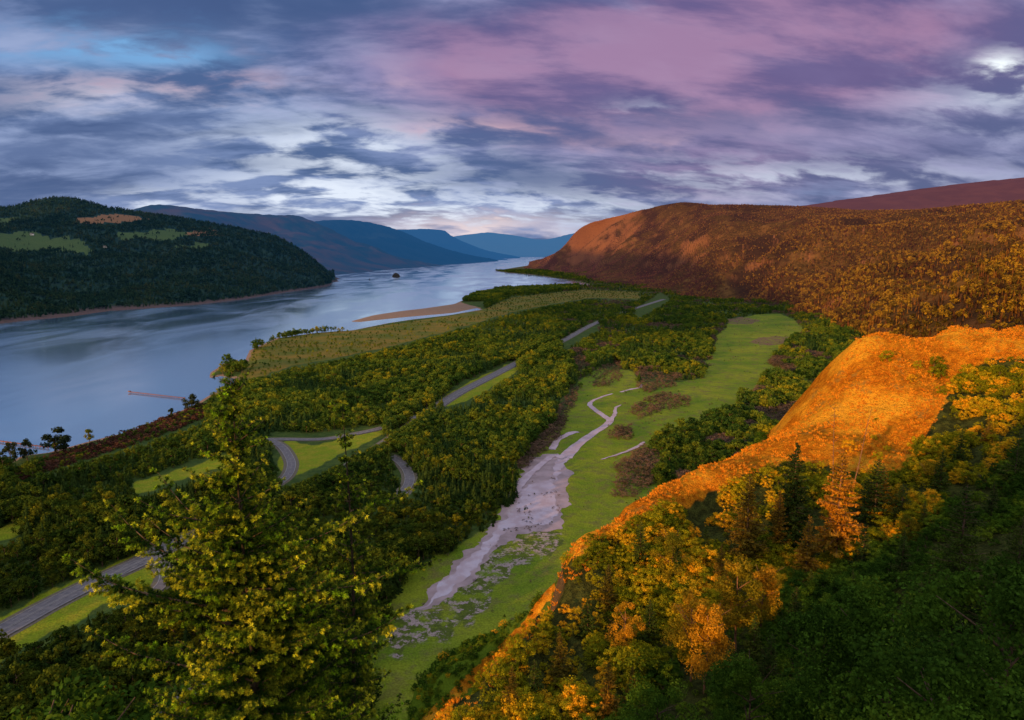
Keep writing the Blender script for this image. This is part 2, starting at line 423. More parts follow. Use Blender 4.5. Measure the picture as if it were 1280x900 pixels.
M_stream = mat_stream(); SZ = [3.2]
def flat(name, pxpoly, z, mat, jit=2.0, step=3.0):
    """a flat sheet with a ragged natural edge: fine grid cells kept inside the outline"""
    P = np.array([gnd(a, b, z)[:2] for a, b in pxpoly])
    out = []
    for a, b in zip(P, np.roll(P, -1, 0)):
        k = max(2, int(np.hypot(*(b-a))/step)); t = np.linspace(0, 1, k, endpoint=False)[:, None]
        out.append(a+(b-a)*t)
    Q = np.concatenate(out)
    Q = Q+np.stack([fbm(Q[:, 0]/9, Q[:, 1]/9, 4), fbm(Q[:, 0]/9+50, Q[:, 1]/9+9, 4)], 1)*jit*5
    import bmesh
    bm = bmesh.new(); vs = [bm.verts.new((p[0], p[1], z)) for p in Q]
    f = bm.faces.new(vs); f.normal_update()
    if f.normal.z < 0: f.normal_flip()
    bmesh.ops.triangulate(bm, faces=[f])
    me = bpy.data.meshes.new(name); bm.to_mesh(me); bm.free(); me.materials.append(mat)
    return tag(link(name, me), kind='structure')
M_flat = plain('wet_gravel', (.30, .22, .22), (.46, .34, .36), .07, .5, bump=.2, lo=.3, hi=.7)
flat('gravel_flat', [(510, 770), (530, 762), (560, 745), (600, 716), (618, 690), (650, 668), (705, 660), (704, 640), (716, 630), (708, 610), (716, 590), (700, 580), (722, 560),
     (716, 556), (706, 574), (694, 566), (660, 572), (648, 600), (632, 618), (622, 650), (600, 676), (570, 700), (548, 728), (530, 745)], 3.10, M_flat, 2.6)
if 0: flat('gravel_flat', [(606, 760), (630, 744), (640, 736), (634, 750), (616, 766)], 3.10, M_flat, .8)
if 0: flat('gravel_flat', [(628, 722), (660, 706), (690, 700), (670, 714), (640, 728)], 3.10, M_flat, 1.2)
flat('stream', [(516, 762), (560, 738), (596, 712), (622, 678), (636, 660), (690, 655), (700, 640), (690, 615), (700, 590), (716, 566), (722, 560), (700, 566), (688, 600),
     (660, 606), (636, 640), (620, 662), (596, 690), (566, 712), (545, 738), (528, 754)], 3.18, M_stream, 2.4)
for pts, w in (([(706, 572), (722, 556), (744, 540), (762, 527), (754, 519), (741, 510), (738, 503), (752, 496), (766, 492)], (16, 12, 9, 10, 8, 8, 6, 5, 4)),
               ([(762, 527), (768, 518), (770, 510), (776, 506)], (7, 5, 4, 2)),
               ([(776, 490), (786, 487), (800, 484), (802, 480)], (5, 5, 5, 3)),
               ([(690, 562), (697, 550), (714, 541), (724, 540)], (9, 7, 9, 5)),
               ([(748, 448), (748, 440), (756, 436), (762, 432)], (8, 7, 10, 12)),
               ([(706, 572), (690, 570), (670, 586), (655, 600), (640, 622)], (12, 8, 7, 8, 6)),
               ([(752, 574), (775, 567), (797, 558), (805, 552)], (2, 3, 5, 3))):
    SZ[0] += .05; V, Fc, _, _ = ribbon(pts, w, SZ[0], 60)
    s_ = np.stack([fbm(V[:, 0]/8, V[:, 1]/8), fbm(V[:, 0]/8+9, V[:, 1]/8)], 1)*3.0
    V[:, :2] += s_
    tag(link('stream', mesh('stream', V, Fc, [M_stream])), kind='structure')

# ================================================================== hills
def loft(name, st, mats, nu=200, nv=60, amp=30, gs=400, back=700, bulge=0.0, crestamp=8, drop=-30):
    """st: list of (foot xyz, mid xyz or None, crest xyz)"""
    F3 = crom([s[0] for s in st], nu); C3 = crom([s[2] for s in st], nu)
    M3 = crom([s[1] if s[1] is not None else (np.array(s[0])*.5+np.array(s[2])*.5+np.array([0, 0, bulge])) for s in st], nu)
    rows = []
    T = np.gradient(C3, axis=0); Nn = np.stack([-T[:, 1], T[:, 0], 0*T[:, 0]], 1); Nn /= np.linalg.norm(Nn, axis=1)[:, None]
    s_ = np.sign(((C3-F3)[:, :2]*Nn[:, :2]).sum(1))[:, None]; Nn = Nn*s_
    for i in range(nv):
        v = i/(nv-1)
        if v < .78:
            q = v/.78
            b = (1-q)**2; c_ = q*q; m_ = 2*q*(1-q)
            mm = (M3-.25*F3-.25*C3)*2
            P = b[:, None]*F3+m_*mm+c_*C3 if isinstance(b, np.ndarray) else b*F3+m_*mm+c_*C3
            e = math.sin(math.pi*q)
        else:
            q = (v-.78)/.22
            P = C3+Nn*back*q*np.clip((C3[:, 2:3]+10)/300, .03, 1); P[:, 2] = C3[:, 2]*(1-q**1.6)+drop*q**1.6; e = .0+q*.5
        n = fbm(P[:, 0]/gs, P[:, 1]/gs, 5); rid = 1-np.abs(n)*4
        P = P.copy(); P[:, 2] += (rid-.5)*amp*e+fbm(P[:, 0]/60, P[:, 1]/60, 3)*crestamp*min(1, v*6)
        rows.append(P)
    V = np.stack(rows, 1)
    V[:, 0, 2] = np.minimum(V[:, 0, 2], -2)
    Fc = gridfaces(nu, nv)
    o = tag(link(name, mesh(name, V.reshape(-1, 3), Fc, mats, smooth=True)), kind='structure')
    return V
HB = lambda s, L, mx=.92: (HAZE_BLUE, s, L, mx)
M_left = plain('left_bank_forest_floor', (.018, .035, .018), (.035, .052, .022), .02, 1, (HAZE_BLUE, 1500, 14000, .6), .5)
def mat_left():
    m, g = newmat('left_bank_hillside')
    pos = g.new('ShaderNodeNewGeometry').outputs['Position']
    n1 = g.noise(pos, .004, 5, .6); n2 = g.noise(pos, .03, 4); n3 = g.noise(pos, .11, 3)
    A = lambda n: g.new('ShaderNodeAttribute', attribute_name=n).outputs['Fac']
    c = g.mix(g.smooth(n2, .35, .65), (.016, .042, .026), (.036, .064, .028))
    fld = g.smooth(g.math('ADD', A('field'), g.math('MULTIPLY', g.math('SUBTRACT', n2, .5), .2)), .4, .6)
    c = g.mix(fld, c, g.mix(n2, (.075, .13, .03), (.11, .15, .04)))
    c = g.mix(g.smooth(A('ochre'), .35, .65), c, (.34, .17, .07))
    z = g.new('ShaderNodeSeparateXYZ', inp={0: pos}).outputs[2]
    c = g.mix(g.math('MULTIPLY', g.smooth(z, 14, 4), g.smooth(n3, .2, .5)), c, (.16, .10, .085))
    bp = g.new('ShaderNodeBump', inp={'Height': n3, 'Strength': .8, 'Distance': 6.0})
    b = g.new('ShaderNodeBsdfPrincipled', inp={'Base Color': c, 'Roughness': 1, 'Specular IOR Level': 0, 'Normal': bp.outputs[0]})
    return finish(m, g, b.outputs[0], (HAZE_BLUE, 500, 16000, .6))
def S(fpx, cpx, mid=None):
    """station: foot pixel on the water level or xyz, crest (px,py,Y) or xyz"""
    f = np.array(fpx, float) if len(fpx) == 3 else gnd(fpx[0], fpx[1], -2)
    c = at(*cpx) if cpx[1] < 600 and cpx[2] > 900 and abs(cpx[0]) < 3000 and cpx[1] > 100 else np.array(cpx, float)
    mi = at(*mid) if mid is not None else None
    return (f, mi, c)
VL = loft('left_bank_hill', [
    (np.array([-1900, -600, -2.]), None, np.array([-3300, 0, 440.])),
    (np.array([-1750, 600, -2.]), None, np.array([-3300, 1400, 500.])),
    S((-140, 432), (-260, 262, 3600)),
    S((0, 406), (-90, 262, 4200)),
    S((80, 398), (0, 261, 4500), (30, 330, 3300)),
    S((150, 390), (75, 247, 4700), (120, 325, 3500)),
    S((230, 383), (140, 261, 4800), (200, 320, 3700)),
    S((300, 375), (210, 271, 4800), (270, 320, 3900)),
    S((350, 367), (290, 285, 4700), (320, 322, 4100)),
    S((390, 361), (345, 297, 4700), (370, 326, 4300)),
    S((412, 357), (385, 320, 4750), (400, 336, 4500)),
    S((415, 352), (412, 347, 4800)),
    S((416, 348), (418, 346, 5300))], [mat_left()], 260, 70, 45, 420, 900, 30, 10)
ol = bpy.data.objects['left_bank_hill']
_v = VL.reshape(-1, 3); pl_ = proj(_v)+np.stack([fbm(_v[:, 0]/110, _v[:, 1]/110, 3)*26, fbm(_v[:, 0]/110+9, _v[:, 1]/110, 3)*9], 1)
FIELDS = [[(-20, 293), (30, 291), (80, 296), (120, 306), (118, 318), (70, 314), (-20, 312)], [(150, 289), (215, 287), (255, 292), (200, 299), (150, 297)],
          [(215, 309), (250, 302), (262, 306), (235, 312)], [(-20, 272), (20, 271), (15, 280), (-20, 280)]]
attr(ol.data, 'field', np.clip(sum(inpoly(pl_, p).astype(float) for p in FIELDS), 0, 1))
attr(ol.data, 'ochre', inpoly(pl_, [(93, 272), (140, 269), (185, 273), (160, 279), (105, 280)]).astype(float)+inpoly(pl_, [(225, 290), (270, 287), (272, 294), (240, 295)]))
VOFF = None
M_far1 = plain('distant_hill_1', (.012, .040, .06), (.10, .05, .045), .003, 1, ((.016, .078, .20), 1000, 8500, .85), .8)  # bluish base colours with emission: distance haze painted into the hills
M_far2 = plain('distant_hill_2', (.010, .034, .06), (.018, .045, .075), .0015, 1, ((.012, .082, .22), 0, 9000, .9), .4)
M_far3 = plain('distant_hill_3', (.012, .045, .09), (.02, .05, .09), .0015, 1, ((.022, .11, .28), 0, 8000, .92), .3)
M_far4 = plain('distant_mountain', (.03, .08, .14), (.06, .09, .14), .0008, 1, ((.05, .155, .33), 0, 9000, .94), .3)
loft('far_left_hill', [S((380, 345), (100, 275, 7600)), S((405, 345), (165, 261, 7800)), S((415, 344), (200, 255, 8000)), S((440, 342), (250, 261, 8200)), S((470, 339), (300, 266, 8400)),
                       S((500, 336), (345, 268, 8600)), S((515, 335), (375, 270, 8800)), S((530, 334), (392, 280, 8900)), S((545, 333), (410, 296, 9000)), S((560, 332), (440, 318, 9100))],
     [M_far1], 200, 50, 120, 900, 1500, -40, 20)
loft('distant_hill', [S((450, 340), (340, 280, 10500)), S((500, 336), (390, 277, 11000)), S((540, 333), (430, 274, 11500)), S((560, 331), (470, 279, 11800)), S((580, 330), (500, 288, 12000)),
                      S((600, 328.5), (535, 303, 12200)), S((620, 327), (575, 316, 12400)), S((632, 326), (618, 324, 12600))], [M_far2], 160, 40, 140, 1300, 2500, -60, 25)
loft('distant_hill', [S((560, 329), (440, 292, 14500)), S((580, 328), (490, 287, 15000)), S((600, 327), (548, 286, 15500)), S((610, 326), (562, 293, 15800)), S((620, 325.5), (580, 302, 16000)),
                      S((640, 325), (610, 313, 16200)), S((650, 324), (650, 321, 16500))], [M_far3], 140, 30, 100, 1800, 3000, -60, 20)
loft('distant_mountain', [S((560, 322), (520, 304, 26000)), S((590, 321.5), (565, 300, 26000)), S((610, 321.5), (585, 295, 27000)), S((630, 321.5), (611, 290.5, 28000)), S((640, 321.5), (640, 296, 27000)),
                          S((665, 321.5), (680, 299, 26500)), S((690, 321.5), (720, 291, 26000)), S((720, 321.5), (780, 282, 26000))], [M_far4], 140, 24, 120, 2500, 4000, -80, 30)
# right bank: forested slope, cliffs at its river end, the high plateau behind
def mat_right():
    m, g = newmat('right_bank_hillside')
    pos = g.new('ShaderNodeNewGeometry').outputs['Position']
    n2 = g.noise(pos, .012, 5); n3 = g.noise(pos, .07, 4, .65)
    nz = g.new('ShaderNodeSeparateXYZ', inp={0: g.new('ShaderNodeNewGeometry').outputs['True Normal']}).outputs[2]
    c = g.mix(g.smooth(n3, .35, .65), (.050, .032, .010), (.13, .070, .022))
    c = g.mix(g.smooth(n2, .5, .7), c, (.19, .10, .030))
    gl_ = g.noise(g.new('ShaderNodeMapping', inp={'Vector': pos, 'Scale': (.004, .0016, .0), 'Rotation': (0, 0, .5)}).outputs[0], 1.0, 4)
    c = g.mix(g.smooth(gl_, .52, .42, 0, .75), c, (.028, .016, .014))  # gully shade painted in as dark streaks of colour
    c = g.mix(g.smooth(nz, .76, .56), c, (.27, .115, .05))
    bp = g.new('ShaderNodeBump', inp={'Height': n3, 'Strength': 1.0, 'Distance': 8.0})
    b = g.new('ShaderNodeBsdfPrincipled', inp={'Base Color': c, 'Roughness': 1, 'Specular IOR Level': 0, 'Normal': bp.outputs[0]})
    return finish(m, g, b.outputs[0], (HAZE_VIOLET, 1500, 13000, .6))
VR = loft('right_bank_hill', [
    S((652, 336), (672, 333, 9500)),
    S((690, 341), (700, 312, 8000)),
    S((712, 346), (722, 288, 7200), (716, 320, 7000)),
    S((735, 351), (738, 279, 6900), (736, 316, 6600)),
    S((760, 356), (760, 273, 6700), (758, 310, 6250)),
    S((810, 365), (805, 262, 6400), (806, 316, 5400)),
    S((850, 372), (850, 253, 6100), (850, 322, 4600)),
    S((890, 380), (885, 256, 5700), (888, 325, 4000)),
    S((950, 389), (950, 256, 5300), (950, 330, 3500)),
    S((1010, 402), (1010, 259, 5000), (1010, 336, 2900)),
    S((1060, 420), (1080, 263, 4500), (1080, 340, 2500)),
    S((1120, 440), (1160, 262, 3900), (1150, 345, 2200)),
    S((1220, 462), (1280, 252, 3300), (1260, 345, 1900)),
    S((1340, 490), (1420, 246, 2900), (1400, 350, 1650)),
    S((1600, 520), (1700, 240, 2500), (1650, 360, 1400)),
    ], [mat_right()], 360, 110, 150, 700, 1500, 0, 10)
M_plat = plain('plateau_forest', (.075, .038, .030), (.12, .055, .038), .004, 1, ((.13, .042, .075), 2000, 8000, .8), .6)
loft('plateau', [S((900, 330), (880, 262, 9000)), S((1000, 330), (985, 258, 9200)), S((1060, 330), (1060, 248, 9300)), S((1120, 330), (1130, 238, 9400)), S((1200, 330), (1200, 229, 9500)), S((1280, 330), (1280, 221, 9500)),
                 S((1400, 330), (1450, 205, 9500)), S((1500, 330), (1650, 200, 9500))], [M_plat], 160, 40, 60, 900, 3000, 60, 16)

#@@PART2
# ================================================================== near hillside: the spur on the right and the cliff at the viewpoint
CREST = [(1400, 425, 255), (1280, 414, 250), (1190, 412, 248), (1100, 412, 245), (1070, 429, 243), (1045, 466, 236), (1000, 531, 222), (950, 557, 212), (900, 578, 200),
         (840, 602, 188), (800, 632, 178), (760, 662, 168), (704, 692, 155), (690, 735, 146), (652, 792, 132), (602, 838, 120), (545, 892, 108), (505, 932, 100)]
CT = [at(*c) for c in CREST]
for n_, c in enumerate(list(CT)):
    dirn = np.array([-.62, .78]) if n_ < 9 else np.array([-.80, .60])
    for d_, f_ in (((14, 14), (40, 48), (90, 95), (150, 140)) if n_ < 9 else ((2.5, 16), (7, 60), (18, 115), (36, 160))):
        CT.append(np.array([c[0]+dirn[0]*d_, c[1]+dirn[1]*d_, max(-8, c[2]-f_)]))
FR = [(1100, 500, 214), (1150, 575, 188), (1000, 605, 180), (1040, 700, 140), (950, 700, 145), (1200, 565, 172), (1280, 520, 185), (1280, 610, 150), (1280, 700, 108),
      (1200, 800, 76), (1280, 900, 56), (1100, 900, 72), (1000, 900, 84), (900, 800, 112), (900, 900, 90), (850, 700, 142), (800, 800, 120), (750, 800, 125), (705, 850, 114),
      (650, 885, 108), (780, 900, 98), (1130, 760, 100), (870, 650, 165), (770, 700, 145), (600, 905, 100), (1060, 560, 190), (1200, 480, 222)]
CT += [at(*c) for c in FR]
CT += [np.array(p, float) for p in [
    (0, 0, 207), (0, 8, 200), (10, 25, 188), (30, 40, 180), (-12, 14, 198), (-8, 22, 191), (-25, 25, 180), (-45, 20, 164), (-34, 2, 178), (-10, 45, 165), (-40, 50, 155), (20, 60, 168),
    (-20, 75, 130), (-80, 60, 140), (-60, 95, 95), (-120, 90, 80), (-90, 150, 30), (-160, 140, 20), (-60, 170, 20), (-200, 90, 60), (-250, 160, -8), (-150, 220, -8), (-60, 240, -8),
    (-250, 20, 100), (-160, -40, 145), (-100, -20, 158), (-60, -10, 176), (-40, -24, 207), (-22, -12, 208), (-10, -14, 212), (20, -20, 214), (60, -20, 212), (-60, -60, 219), (0, -70, 224), (80, -60, 224),
    (150, 0, 205), (200, 60, 200), (260, 120, 205), (340, 180, 215), (420, 240, 225), (-160, -160, 205), (0, -200, 240), (200, -150, 240), (400, 0, 240), (-260, -120, 135), (-200, -90, 150), (-260, -260, 190),
    (420, 420, 150), (300, 400, 60), (200, 420, -8), (60, 420, -8), (-60, 320, -8), (0, 255, -8), (0, 320, -8), (60, 320, -8), (60, 370, -8), (-40, 380, -8), (20, 380, -8), (110, 345, -8), (110, 420, -8), (165, 370, -8), (250, 420, 10), (-250, 420, -8), (420, -250, 250), (45, 20, 192), (80, 40, 190), (120, 80, 186), (180, 130, 188)]]
CT = np.array(CT)
def kern(A, B): return np.hypot(A[:, 0][:, None]-B[:, 0][None], A[:, 1][:, None]-B[:, 1][None])
_n = len(CT); K_ = kern(CT, CT)
KM = np.zeros((_n+3, _n+3)); KM[:_n, :_n] = K_+np.eye(_n)*-.5
KM[:_n, _n:] = np.stack([np.ones(_n), CT[:, 0], CT[:, 1]], 1); KM[_n:, :_n] = KM[:_n, _n:].T
WT = np.linalg.solve(KM, np.concatenate([CT[:, 2], [0, 0, 0]]))
def hz(x, y):
    x = np.atleast_1d(np.asarray(x, float)); y = np.atleast_1d(np.asarray(y, float)); out = np.empty(len(x))
    for i in range(0, len(x), 20000):
        Q = np.stack([x[i:i+20000], y[i:i+20000]], 1)
        out[i:i+20000] = kern(Q, CT)@WT[:_n]+WT[_n]+Q@WT[_n+1:]
    n = fbm(x/14, y/14, 4)*3.4+fbm(x/4, y/4, 3)*1.3
    w = fbm(x/30+3, y/30, 3)*14; n = n-(.5-np.abs(vnoise((x+w)/13+40, y/90)-.5))*5.5+1.4
    return out+n*np.clip((out+5)/30, 0, 1)
xs = np.arange(-270, 430, 1.8); ys = np.arange(-262, 430, 1.8)
HX, HY = np.meshgrid(xs, ys, indexing='ij'); HZ = hz(HX.ravel(), HY.ravel())
HP = np.stack([HX.ravel(), HY.ravel(), HZ], 1); HPP = proj(HP)
BARE = [(890, 560), (960, 530), (1030, 440), (1075, 400), (1330, 400), (1330, 440), (1225, 452), (1195, 480), (1150, 560), (1120, 600), (1040, 585), (990, 575), (940, 590), (900, 610), (840, 640), (790, 660), (740, 680), (720, 700), (700, 690), (800, 600)]
CRP = np.array([(c[0], c[1]) for c in CREST])[::-1]
def below_crest(pp): return pp[:, 1]-np.interp(pp[:, 0], CRP[:, 0], CRP[:, 1], left=2000)
def mat_spur():
    m, g = newmat('dry_grass_hillside')
    pos = g.new('ShaderNodeNewGeometry').outputs['Position']
    n1 = g.noise(pos, .045, 4, .6); n2 = g.noise(pos, .5, 4, .65); n3 = g.noise(pos, 3.0, 3)
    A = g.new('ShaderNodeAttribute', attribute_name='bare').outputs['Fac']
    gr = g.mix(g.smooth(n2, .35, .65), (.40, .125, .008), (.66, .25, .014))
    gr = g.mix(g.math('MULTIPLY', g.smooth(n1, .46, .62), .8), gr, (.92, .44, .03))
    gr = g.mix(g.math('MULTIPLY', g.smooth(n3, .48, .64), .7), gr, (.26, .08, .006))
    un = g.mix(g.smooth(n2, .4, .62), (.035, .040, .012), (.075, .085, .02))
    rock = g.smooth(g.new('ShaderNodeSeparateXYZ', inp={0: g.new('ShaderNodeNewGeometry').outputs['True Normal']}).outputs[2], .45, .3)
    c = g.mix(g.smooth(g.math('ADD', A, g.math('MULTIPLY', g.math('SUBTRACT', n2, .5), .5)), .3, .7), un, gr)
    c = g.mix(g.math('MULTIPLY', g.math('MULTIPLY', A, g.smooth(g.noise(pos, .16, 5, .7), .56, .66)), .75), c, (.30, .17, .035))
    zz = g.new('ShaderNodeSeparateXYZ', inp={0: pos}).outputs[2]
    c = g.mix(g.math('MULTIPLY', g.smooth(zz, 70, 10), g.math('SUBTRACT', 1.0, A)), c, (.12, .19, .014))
    c = g.mix(g.math('MULTIPLY', rock, .8), c, (.16, .10, .06))
    bp = g.new('ShaderNodeBump', inp={'Height': g.math('ADD', n2, g.math('MULTIPLY', n3, .35)), 'Strength': 1.0, 'Distance': 1.6})
    b = g.new('ShaderNodeBsdfPrincipled', inp={'Base Color': c, 'Roughness': 1, 'Specular IOR Level': 0, 'Normal': bp.outputs[0]})
    return finish(m, g, b.outputs[0])
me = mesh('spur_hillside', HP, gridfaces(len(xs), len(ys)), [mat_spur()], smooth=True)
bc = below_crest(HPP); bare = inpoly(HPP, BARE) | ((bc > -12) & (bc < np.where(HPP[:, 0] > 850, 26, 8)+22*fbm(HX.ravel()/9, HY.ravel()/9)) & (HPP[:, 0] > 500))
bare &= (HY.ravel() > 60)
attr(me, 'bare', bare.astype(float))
tag(link('spur_hillside', me), kind='structure')

# ================================================================== plants: shapes
def rnd_unit(n, r):
    v = r.normal(size=(n, 3)); return v/np.linalg.norm(v, axis=1)[:, None]
def leaf_quads(P, Nn, size, r, aspect=.7):
    n = len(P)
    a = rnd_unit(n, r); U = np.cross(Nn, a); U /= np.linalg.norm(U, axis=1)[:, None]+1e-9; W = np.cross(Nn, U)
    s = np.broadcast_to(size, (n,))[:, None]
    V = np.stack([P-U*s, P-W*s*aspect, P+U*s, P+W*s*aspect], 1).reshape(-1, 3)
    return V, np.arange(n*4).reshape(n, 4)
_q = []
for a in (-1, 1):
    for b in (-1, 1):
        for c in (-1, 1): _q.append((a, b, c))
CUBE_V = np.array(_q, float)/math.sqrt(3)
CUBE_F = np.array([[0, 1, 3, 2], [4, 6, 7, 5], [0, 4, 5, 1], [2, 3, 7, 6], [0, 2, 6, 4], [1, 5, 7, 3]])
def crown_geo(seed, nl=14, nleaf=600, ls=.045, r0=.36, zb=.25, core=.62, lobe=(.10, .18), top=1.0, tall=1.0):
    r = np.random.default_rng(seed)
    V = []; C = []; R = []
    for k in range(nl):
        t = r.random()**.8
        z = zb+(top-zb-.10)*t
        w = math.sin(math.pi*min(1, (.18+.80*(z-zb)/(top-zb))))**.7
        a = r.random()*6.283; q = r0*w*math.sqrt(r.random())*.95
        C.append((math.cos(a)*q, math.sin(a)*q, z)); R.append(r.uniform(*lobe)*(1.15-.35*t))
    C = np.array(C); R = np.array(R)
    parts = []
    if core:
        for c, q in zip(C, R): parts.append((CUBE_V*q*core*r.uniform(.8, 1.1, (8, 1))+c, CUBE_F))
    k = r.integers(0, nl, nleaf); d = rnd_unit(nleaf, r); d[:, 2] = d[:, 2]*.85+.1
    P = C[k]+d*(R[k]*r.uniform(.72, 1.12, nleaf))[:, None]
    N = d+rnd_unit(nleaf, r)*.9; N /= np.linalg.norm(N, axis=1)[:, None]
    parts.append(leaf_quads(P, N, ls*r.uniform(.6, 1.35, nleaf), r))
    return join(parts)
def trunk_geo(seed, h=.6, r0=.03, k=6, limbs=4):
    r = np.random.default_rng(seed)
    z = np.linspace(-.05, h, 6); P = np.stack([fbm(z*3+seed, z*0)*.06, fbm(z*3, z*0+seed)*.06, z], 1)
    parts = [tube(P, np.linspace(r0, r0*.35, 6), k)]
    for j in range(limbs):
        a = r.random()*6.28; z0 = h*r.uniform(.4, .9); L = r.uniform(.15, .28)
        Q = np.array([[0, 0, z0], [math.cos(a)*L*.5, math.sin(a)*L*.5, z0+L*.45], [math.cos(a)*L, math.sin(a)*L, z0+L*.8]])
        parts.append(tube(Q, [r0*.5, r0*.3, r0*.12], 4))
    return join(parts)
def conifer_far(seed, tiers=9, nb=8, r0=.19):
    r = np.random.default_rng(seed); V = []
    for t in range(tiers):
        f = t/(tiers-1); zt = .12+.82*f+r.uniform(-.01, .01); R = r0*(1-f)**.8+.012
        for j in range(nb):
            a = (j+r.random()*.7+.5*(t % 2))*6.283/nb; q = R*r.uniform(.65, 1.15); w = .42*6.283/nb*1.2
            zd = zt-q*.45; c = np.array([0, 0, zt+.07])
            L = np.array([math.cos(a-w)*q*.62, math.sin(a-w)*q*.62, zd+q*.1]); Rr = np.array([math.cos(a+w)*q*.62, math.sin(a+w)*q*.62, zd+q*.1])
            T = np.array([math.cos(a)*q, math.sin(a)*q, zd])
            V += [c, L, T, Rr]
    V += [np.array([0, 0, 1.0]), np.array([-.012, 0, .86]), np.array([0, .012, .84]), np.array([.012, 0, .86])]
    V = np.array(V); return V, np.arange(len(V)).reshape(-1, 4)
def conifer_near(seed, whorls=34, nb=6, r0=.20, spray=16, zb=.12, droop=.25, gap=0.0, leafs=.018):
    """unit-high conifer: every branch a thin limb with drooping sprays; returns (crown, limbs)"""
    r = np.random.default_rng(seed); P = []; N = []; S_ = []; limbs = []
    for w in range(whorls):
        f = w/(whorls-1); z0 = zb+(.97-zb)*f; R = r0*((1-f)**.75)+.012
        for j in range(nb):
            if r.random() < gap: continue
            a = r.random()*6.283; L = R*r.uniform(.55, 1.12); up = .25+.5*f-droop
            t = np.linspace(0, 1, 5)
            B = np.stack([np.cos(a)*L*t, np.sin(a)*L*t, z0+L*(up*t-.35*t*t+.25*t**3)], 1)
            limbs.append(tube(B, np.linspace(.0035*(1.2-f), .0008, 5), 3))
            n = max(4, int(spray*L/r0*1.4)); q = r.uniform(.18, 1.05, n)
            b = np.stack([np.interp(q, t, B[:, i]) for i in range(3)], 1)
            side = np.array([-math.sin(a), math.cos(a), 0]); wd = (1.1-q)*L*.42
            o = r.uniform(-1, 1, n)*wd
            b = b+side*o[:, None]+np.array([0, 0, -1])*(np.abs(o)*.25+r.uniform(0, .012, n))[:, None]
            P.append(b); nn = np.array([0, 0, 1.])+r.normal(size=(n, 3))*.55; N.append(nn/np.linalg.norm(nn, axis=1)[:, None])
            S_.append(np.full(n, leafs)*r.uniform(.6, 1.3, n)*(1.15-.5*f))
    P = np.concatenate(P); N = np.concatenate(N); S_ = np.concatenate(S_)
    return leaf_quads(P, N, S_, r, .42), join(limbs)

# ---------------------------------------------------------------- plant materials
HZ_R = ((.125, .036, .055), 1500, 7500, .6); HZ_L = (HAZE_BLUE, 1500, 26000, .6)
M_bark = plain('bark', (.07, .045, .03), (.15, .10, .065), 3.0, .95)
M_barkred = plain('reddish_bark', (.16, .08, .045), (.28, .14, .08), 3.0, .95)  # lighter, redder bark
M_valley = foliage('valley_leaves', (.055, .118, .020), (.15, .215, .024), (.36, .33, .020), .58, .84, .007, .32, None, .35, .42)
M_conR = foliage('slope_conifer_needles', (.050, .026, .014), (.20, .072, .020), (.32, .15, .022), .52, .70, .0042, .15, HZ_R, .12, .5)
M_conL = foliage('left_bank_needles', (.014, .042, .026), (.030, .066, .030), (.06, .08, .03), .6, .8, .006, .1, HZ_L, .1, .4)
M_willow = foliage('bare_willow_twigs', (.09, .070, .045), (.17, .11, .085), (.22, .14, .08), .6, .8, .02, .1, None, .6, .3)
M_spur = foliage('spur_shrub_leaves', (.15, .18, .010), (.40, .36, .014), (.88, .46, .020), .52, .74, .05, .3, None, 1.6, .45)  # sunlit copy of the shrub leaves, gold raised in the colour
M_dusk = foliage('shaded_shrub_leaves', (.036, .082, .010), (.075, .155, .014), (.18, .26, .02), .5, .7, .12, .3, None, 1.5, .3)  # darker copy of the leaves, shade painted into the colour
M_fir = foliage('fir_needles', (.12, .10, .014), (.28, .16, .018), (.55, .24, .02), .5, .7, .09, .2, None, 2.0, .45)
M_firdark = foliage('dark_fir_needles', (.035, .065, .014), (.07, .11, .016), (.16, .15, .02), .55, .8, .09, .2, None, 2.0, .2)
def mat_tip():
    m, g = newmat('needle_tufts')
    pos = g.new('ShaderNodeNewGeometry').outputs['Position']
    A = g.new('ShaderNodeAttribute', attribute_name='tip').outputs['Fac']
    n = g.noise(pos, .9, 2); n2 = g.noise(pos, 9.0, 2)
    old = g.mix(g.smooth(n, .35, .65), (.018, .050, .010), (.045, .11, .014))
    new = g.mix(g.smooth(n, .38, .62), (.32, .56, .020), (.92, .88, .05))
    c = g.mix(A, old, new)  # new growth, plus sunlit tips and inner shade painted into the colour
    c = g.new('ShaderNodeHueSaturation', inp={'Value': g.smooth(n2, .3, .7, .6, 1.35), 'Color': c}).outputs[0]
    d = g.new('ShaderNodeBsdfDiffuse', inp={'Color': c}); t = g.new('ShaderNodeBsdfTranslucent', inp={'Color': c})
    mx = g.new('ShaderNodeMixShader', inp={0: .3, 1: d.outputs[0], 2: t.outputs[0]})
    return finish(m, g, mx.outputs[0])
M_tip = mat_tip()
M_oldtip = foliage('spring_growth', (.13, .26, .010), (.42, .52, .020), (.85, .72, .03), .44, .66, .8, .42, None, 6.0, .1)
M_grassblade = plain('grass_blades', (.60, .20, .01), (.85, .34, .02), .5, 1)

